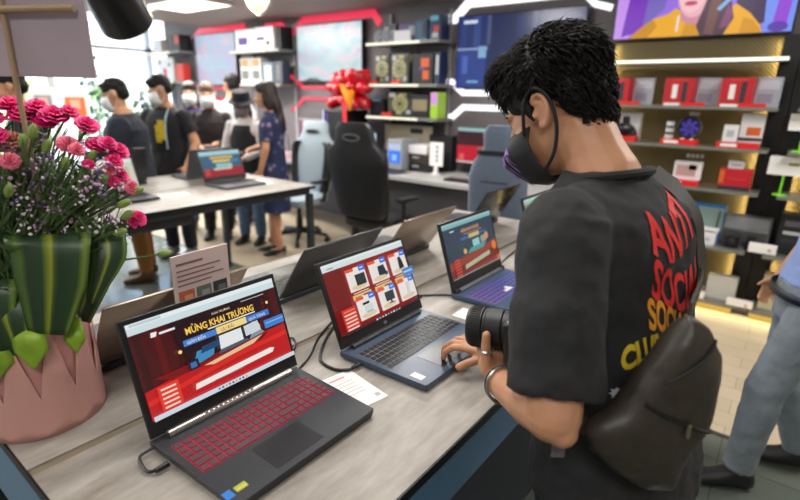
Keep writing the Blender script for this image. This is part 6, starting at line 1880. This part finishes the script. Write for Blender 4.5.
# ---- hair: cap plus a few thousand short locks
Rh = Hm.to_3x3()
caps = [((-.016, 0, .060), (.106, .088, .090)), ((-.060, 0, .018), (.058, .078, .076)), ((.044, 0, .102), (.056, .064, .038)), ((-.066, 0, -.036), (.036, .056, .040))]
hm = MB()
for c, r in caps: hm.ell(Hm @ V(c), [q * HK for q in r], None, Rh.normalized(), 24, 16)
for s_ in (-1, 1):
    hm.cap_seg(Hm @ V((.024, s_ * .074, .045)), .013, Hm @ V((.014, s_ * .078, -.012)), .006)
hair = obj('hair', fuse(hm, .005, 2, HAIR, .012, .03), None, man)
tm = MB()
n_t = 0
while n_t < 3600:
    c, r = random.choices(caps, (5, 2.5, 2, .8))[0]
    d = V((random.gauss(0, 1), random.gauss(0, 1), random.gauss(0, 1))).normalized()
    p = V((c[0] + d.x * r[0], c[1] + d.y * r[1], c[2] + d.z * r[2]))
    if any(i_c != c and ((p.x - i_c[0]) / i_r[0]) ** 2 + ((p.y - i_c[1]) / i_r[1]) ** 2 + ((p.z - i_c[2]) / i_r[2]) ** 2 < .92 for i_c, i_r in caps): continue
    if p.z < .0 and p.x > -.045: continue
    if p.x > .02 and p.z < .060: continue
    nrm = V((d.x / r[0], d.y / r[1], d.z / r[2])).normalized()
    flow = V((.55 if p.x > -.02 else -.45, (p.y) * 5, -.75 if p.z < .10 else -.1))
    flow = (flow - nrm * flow.dot(nrm)).normalized()
    L_ = random.uniform(.015, .028) * (1.15 if p.z > .05 else .6)
    lift = random.uniform(.1, .45)
    a1 = p + (flow * (1 - lift) + nrm * lift).normalized() * L_ * .55 + nrm * .002
    a2 = a1 + (flow + V((random.gauss(0, .25), random.gauss(0, .25), random.gauss(0, .2)))).normalized() * L_ * .6
    side = nrm.cross(flow).normalized() * random.uniform(.0013, .0026)
    q = [Hm @ (p - nrm * .003 - side), Hm @ (p - nrm * .003 + side), Hm @ (p + nrm * .002)]
    m2 = [Hm @ (a1 - side * .8), Hm @ (a1 + side * .8), Hm @ (a1 + nrm * .0025)]
    e3 = [Hm @ (a2 - side * .1), Hm @ (a2 + side * .1), Hm @ (a2 + nrm * .0004)]
    tm.loft([q, m2, e3]); n_t += 1
o = obj('hair_locks', tm, HAIR, hair, True, 0, True); o['kind'] = 'stuff'

# ---- face: eyes, mask with violet strokes, wrist bands
eyes(Hm, man)
mk = mask(Hm, man, MASKB, 1.03, dz=-.016)
ms = MB(); vio_m = mat('violet_mask_print', (170, 132, 214), .7); vio_d = mat('mauve_mask_print', (110, 76, 132), .7)
for (a0, z0, a1, z1, w, m_) in ((.55, -.02, .95, -.075, .006, vio_m), (.40, -.03, .85, -.095, .005, vio_m), (.62, -.045, 1.02, -.060, .004, vio_d), (.30, -.05, .72, -.105, .006, vio_m), (.75, -.03, .60, -.085, .004, vio_d), (.95, -.04, .55, -.045, .004, vio_m), (.2, -.07, .55, -.112, .004, vio_d),
                                (-.55, -.02, -.95, -.075, .006, vio_m), (-.40, -.03, -.85, -.095, .005, vio_m), (-.30, -.05, -.72, -.105, .006, vio_d)):
    for sg_ in (1,):
        L1, L2 = [], []
        for q in range(9):
            t_ = q / 8; a_ = a0 + (a1 - a0) * t_ + .06 * math.sin(t_ * PI); z_ = z0 + (z1 - z0) * t_ + .012 * math.sin(t_ * PI * 1.3)
            PRF = [(.018, .106, .060, .004), (.004, .119, .076, -.020), (-.02, .132, .082, -.034), (-.05, .136, .082, -.058), (-.08, .120, .077, -.088), (-.105, .098, .068, -.113), (-.122, .066, .052, -.128)]
            def at(zz, aa):
                for (_, x0, y0, c0), (_, x1, y1, c1) in zip(PRF, PRF[1:]):
                    if c1 <= zz <= c0:
                        f = (c0 - zz) / (c0 - c1); xf = x0 + (x1 - x0) * f; yw = y0 + (y1 - y0) * f; break
                else: xf, yw = .1, .07
                ac = max(-1.4, min(1.4, aa))
                return V((.012 + (xf - .012) * max(0, math.cos(ac)) ** .8, math.sin(ac) * yw, zz - .016 * max(0, 1 + (zz - .004) / .08))) * 1.045 + V((0, .0015 * (1 if aa > 0 else -1), 0))
            L1.append(Hm @ at(z_ + w * .8, a_)); L2.append(Hm @ at(z_ - w * .8, a_))
        for q in range(8): ms.face([L1[q], L1[q + 1], L2[q + 1], L2[q]], m_)
obj('mask_print', ms, None, mk, True, 0, False)
rg0 = thb + thd * .043; ru = thd.cross(UP if abs(thd.z) < .9 else V((1, 0, 0))).normalized(); rv = ru.cross(thd)
rgp = [rg0 + ru * .0118 * math.cos(q * PI / 12) + rv * .0118 * math.sin(q * PI / 12) for q in range(25)]
obj('ring', MB().tube(rgp, .0024, None, 8), mat('silver_ring', (200, 200, 200), .2, metal=.9), man)
fa = (wrL - elL).normalized(); u_ = fa.cross(UP).normalized(); v_ = u_.cross(fa)
for off, rr, m_ in ((-.012, .0335, mat('dark_wrist_cord', (40, 36, 34), .6)), (-.022, .0345, mat('steel_bracelet', (150, 150, 146), .3, metal=.9))):
    rg = ring(wrL + fa * off, u_ * rr, v_ * rr, 28); b_ = MB(); b_.tube(rg + [rg[0], rg[1]], .0028, m_, 8)
    obj('bracelet', b_, None, man)

# ---- camera held in the left hand
lc = V((-.395, .826, 1.123)); ld = V((-.93, -.20, -.10)).normalized()
cm_t = thing('digital_camera', 'black camera with a thick lens in the left hand of the lettered tee man', 'camera', lc)
su = UP - ld * UP.dot(ld); su.normalize(); sx_ = su.cross(ld)
Rc = Matrix((ld, -sx_, su)).transposed()       # x along the lens
lens = MB()
def LZ(r, x, m): return (r, x, m)
prf = [(.036, -.040), (.036, -.020), (.039, -.018), (.039, .012), (.0375, .014), (.0375, .018), (.0405, .020), (.0405, .046), (.038, .050), (.033, .050), (.031, .040)]
lens.loft([[Rc @ V((x, r * math.cos(2 * PI * k / 36), r * math.sin(2 * PI * k / 36))) for k in range(36)] for r, x in prf], None)
lo2 = obj('lens', lens, mat('lens_black', (22, 22, 23), .45), cm_t, True, .5)
gr = MB()
for k in range(48):
    a_ = 2 * PI * k / 48; gr.box(Rc @ V((.033, .0408 * math.cos(a_), .0408 * math.sin(a_))), (.020, .0016, .0026), None, Rc @ Matrix.Rotation(a_, 3, 'X'))
obj('focus_ring', gr, mat('rubber_black', (16, 16, 16), .7), lo2, False)
obj('front_glass', MB().cyl(Rc @ V((.040, 0, 0)), Rc @ V((.042, 0, 0)), .0308, .0308, None, 32), mat('lens_glass', (8, 8, 16), .05, coat=1), lo2, False)
bd = MB(); bd.box(Rc @ V((-.062, 0, -.002)), (.040, .128, .092), None, Rc, .008, 3); bd.box(Rc @ V((-.058, 0, .052)), (.050, .05, .028), None, Rc, .008, 3)
bd.box(Rc @ V((-.045, -.052, -.004)), (.030, .026, .086), None, Rc, .009, 3)
bo_ = obj('body', bd, M_blackp, cm_t, True, .6)
mk2 = MB()
for (y, z_) in ((.045, .02), (.052, .005), (.048, -.012), (.058, -.022)):
    mk2.box(Rc @ V((-.062 + .0, .0645, z_)), (.010, .001, .004), mat('white_mark', (210, 210, 210), .5), Rc)
mk2.box(Rc @ V((-.040, .025, .036)), (.002, .02, .005), MATS['white_mark'], Rc)
obj('markings', mk2, None, bo_, False)
bt = MB()
for (x, y, z_) in ((-.06, -.045, .048), (-.066, .045, .047)): bt.cyl(Rc @ V((x, y, z_ - .004)), Rc @ V((x, y, z_ + .006)), .010, .010, None, 16)
obj('dial', bt, M_dark, bo_, False)
# strap hanging down from it, black with yellow lettering
P0 = Rc @ V((-.062, .068, .02)); sp = smooth_path([P0, P0 + V((.02, -.02, -.06)), P0 + V((.05, -.005, -.13)), P0 + V((.045, .015, -.19)), P0 + V((.03, .05, -.225)), P0 + V((.045, .09, -.20)), P0 + V((.04, .12, -.13))], 6)
stp = MB(); fn = V((.55, -.80, 0)).normalized(); wdir = fn.cross(UP).normalized()
rings = []
for i, p in enumerate(sp):
    t_ = (sp[min(i + 1, len(sp) - 1)] - sp[max(i - 1, 0)]).normalized(); wv_ = fn.cross(t_).normalized(); nn = t_.cross(wv_)
    rings.append([p + wv_ * .016 + nn * .001, p - wv_ * .016 + nn * .001, p - wv_ * .016 - nn * .001, p + wv_ * .016 - nn * .001])
stp.loft(rings)
so_ = obj('strap', stp, mat('strap_black', (22, 20, 18), .7), cm_t, False)
yl2 = MB(); ym = mat('strap_yellow', (214, 160, 40), .7)
for i in range(8, len(sp) - 2):
    p = sp[i]; t_ = (sp[i + 1] - sp[i]).normalized(); wv_ = fn.cross(t_).normalized(); nn = t_.cross(wv_)
    for sgn in (1, -1):
        for off, w in ((-.006, .003), (.0, .0022), (.006, .003)):
            yl2.box(p + nn * .0014 * sgn + wv_ * off, (.0008, w, .006), ym, Matrix((nn, wv_, t_)).transposed())
obj('strap_print', yl2, None, so_, False)

# ---- sling bag on his back
nb = V((.72, -.69, 0)).normalized(); e1 = V((.69, .72, 0)).normalized(); PB = V((-.085, .735, 1.10))
bag = thing('sling_bag', 'dark olive brown sling bag at the back of the man in the lettered tee', 'bag', PB)
outl = [(.021, .183), (.052, .163), (.082, .115), (.092, .048), (.086, -.003), (.070, -.046), (.054, -.090), (.046, -.128), (-.001, -.119), (-.058, -.079), (-.095, -.042), (-.111, -.006), (-.102, .012), (-.071, .034), (-.049, .070), (-.025, .109), (-.003, .150)]
def Bp(x, z_, d): return e1 * x + UP * z_ + nb * d
cx_, cz_ = -.003, .01
mb = MB(); lay = []
for d, s_ in ((-.034, .55), (-.027, .74), (-.017, .89), (-.004, .97), (.012, .95), (.022, .86), (.029, .70), (.033, .45)):
    lay.append([Bp(cx_ + (x - cx_) * s_, cz_ + (z_ - cz_) * s_, d) for x, z_ in outl])
mb.loft(lay)
olive = mat('olive_brown_leather', (54, 48, 40), .45, var=.15, vscale=9, bump=.15, bscale=14)
me_ = fuse(mb, .005, 4, olive, .008, .06)
bo2 = obj('pouch', me_, None, bag)
bb = bmesh.new(); bb.from_mesh(me_); bbv = BVHTree.FromBMesh(bb); bb.free()
def onbag(x, z_, lift=.002):
    h = bbv.ray_cast(Bp(x, z_, .3), -nb)
    return (h[0] + nb * lift) if h[0] and (h[0] - Bp(x, z_, 0)).dot(nb) > .004 else None
sma = MB()
sma.tube([q for q in [onbag(x, z_) for x, z_ in [(-.050 + .135 * i / 14, .062 - .095 * (i / 14) ** .8 * .75) for i in range(15)]] if q], .003, mat('seam_black', (18, 17, 16), .6), 6)
sma2 = MB(); sma2.tube([q for q in [onbag(x, z_) for x, z_ in [(-.020 + .085 * i / 12, .085 + .060 * (i / 12) ** 1.1) for i in range(13)]] if q], .0025, MATS['seam_black'], 6)
obj('zip', sma, None, bo2); obj('seam', sma2, None, bo2)
obj('zip_pull', MB().box(onbag(.028, .008, .004), (.006, .006, .022), None, None, .002), mat('brass_pull', (120, 116, 96), .4, metal=.5), bo2, False)
# strap over the right shoulder
bt_c = []
for (s_, z_) in ((.075, 1.255), (.085, 1.31), (.085, 1.36), (.078, 1.40), (.068, 1.432)):
    p = onback(s_, z_, .006); bt_c.append(p + ML)
top_ = [PB + Bp(.030, .168, -.01), PB + Bp(.040, .20, -.02)]
path = smooth_path(top_[:1] + bt_c, 5)
rings = []
for i, p in enumerate(path):
    t_ = (path[min(i + 1, len(path) - 1)] - path[max(i - 1, 0)]).normalized(); nn = (bn - t_ * bn.dot(t_)).normalized(); wv_ = nn.cross(t_)
    rings.append([p - PB + wv_ * .018 + nn * .002, p - PB - wv_ * .018 + nn * .002, p - PB - wv_ * .018 - nn * .002, p - PB + wv_ * .018 - nn * .002])
q = MB(); q.loft(rings)
obj('shoulder_strap', q, mat('strap_olive', (56, 52, 46), .6), bag, False)
# lower strap coming round his left side with a red and grey tag
q = MB(); lowp = smooth_path([PB + Bp(-.095, -.01, -.01), V((-.215, .695, 1.085)), V((-.262, .745, 1.06))], 6); rings = []
for i, p in enumerate(lowp):
    t_ = (lowp[min(i + 1, len(lowp) - 1)] - lowp[max(i - 1, 0)]).normalized(); nn = (-V((.3, .95, 0)) + t_ * V((.3, .95, 0)).dot(t_)).normalized(); wv_ = nn.cross(t_)
    rings.append([p - PB + wv_ * .014 + nn * .002, p - PB - wv_ * .014 + nn * .002, p - PB - wv_ * .014 - nn * .002, p - PB + wv_ * .014 - nn * .002])
q.loft(rings); obj('lower_strap', q, MATS['strap_olive'], bag, False)
tg = MB(); tc_ = V((-.197, .668, 1.045)) - PB; rt2 = V((.79, .61, 0)); 
Rt_ = Matrix((rt2, V((-.61, .79, 0)), UP)).transposed()
tg.box(tc_ + UP * .020, (.020, .003, .022), mat('tag_red', (150, 26, 34), .6), Rt_); tg.box(tc_ - UP * .006, (.020, .003, .030), mat('tag_grey', (112, 104, 106), .6), Rt_)
obj('tag', tg, None, bag, False)
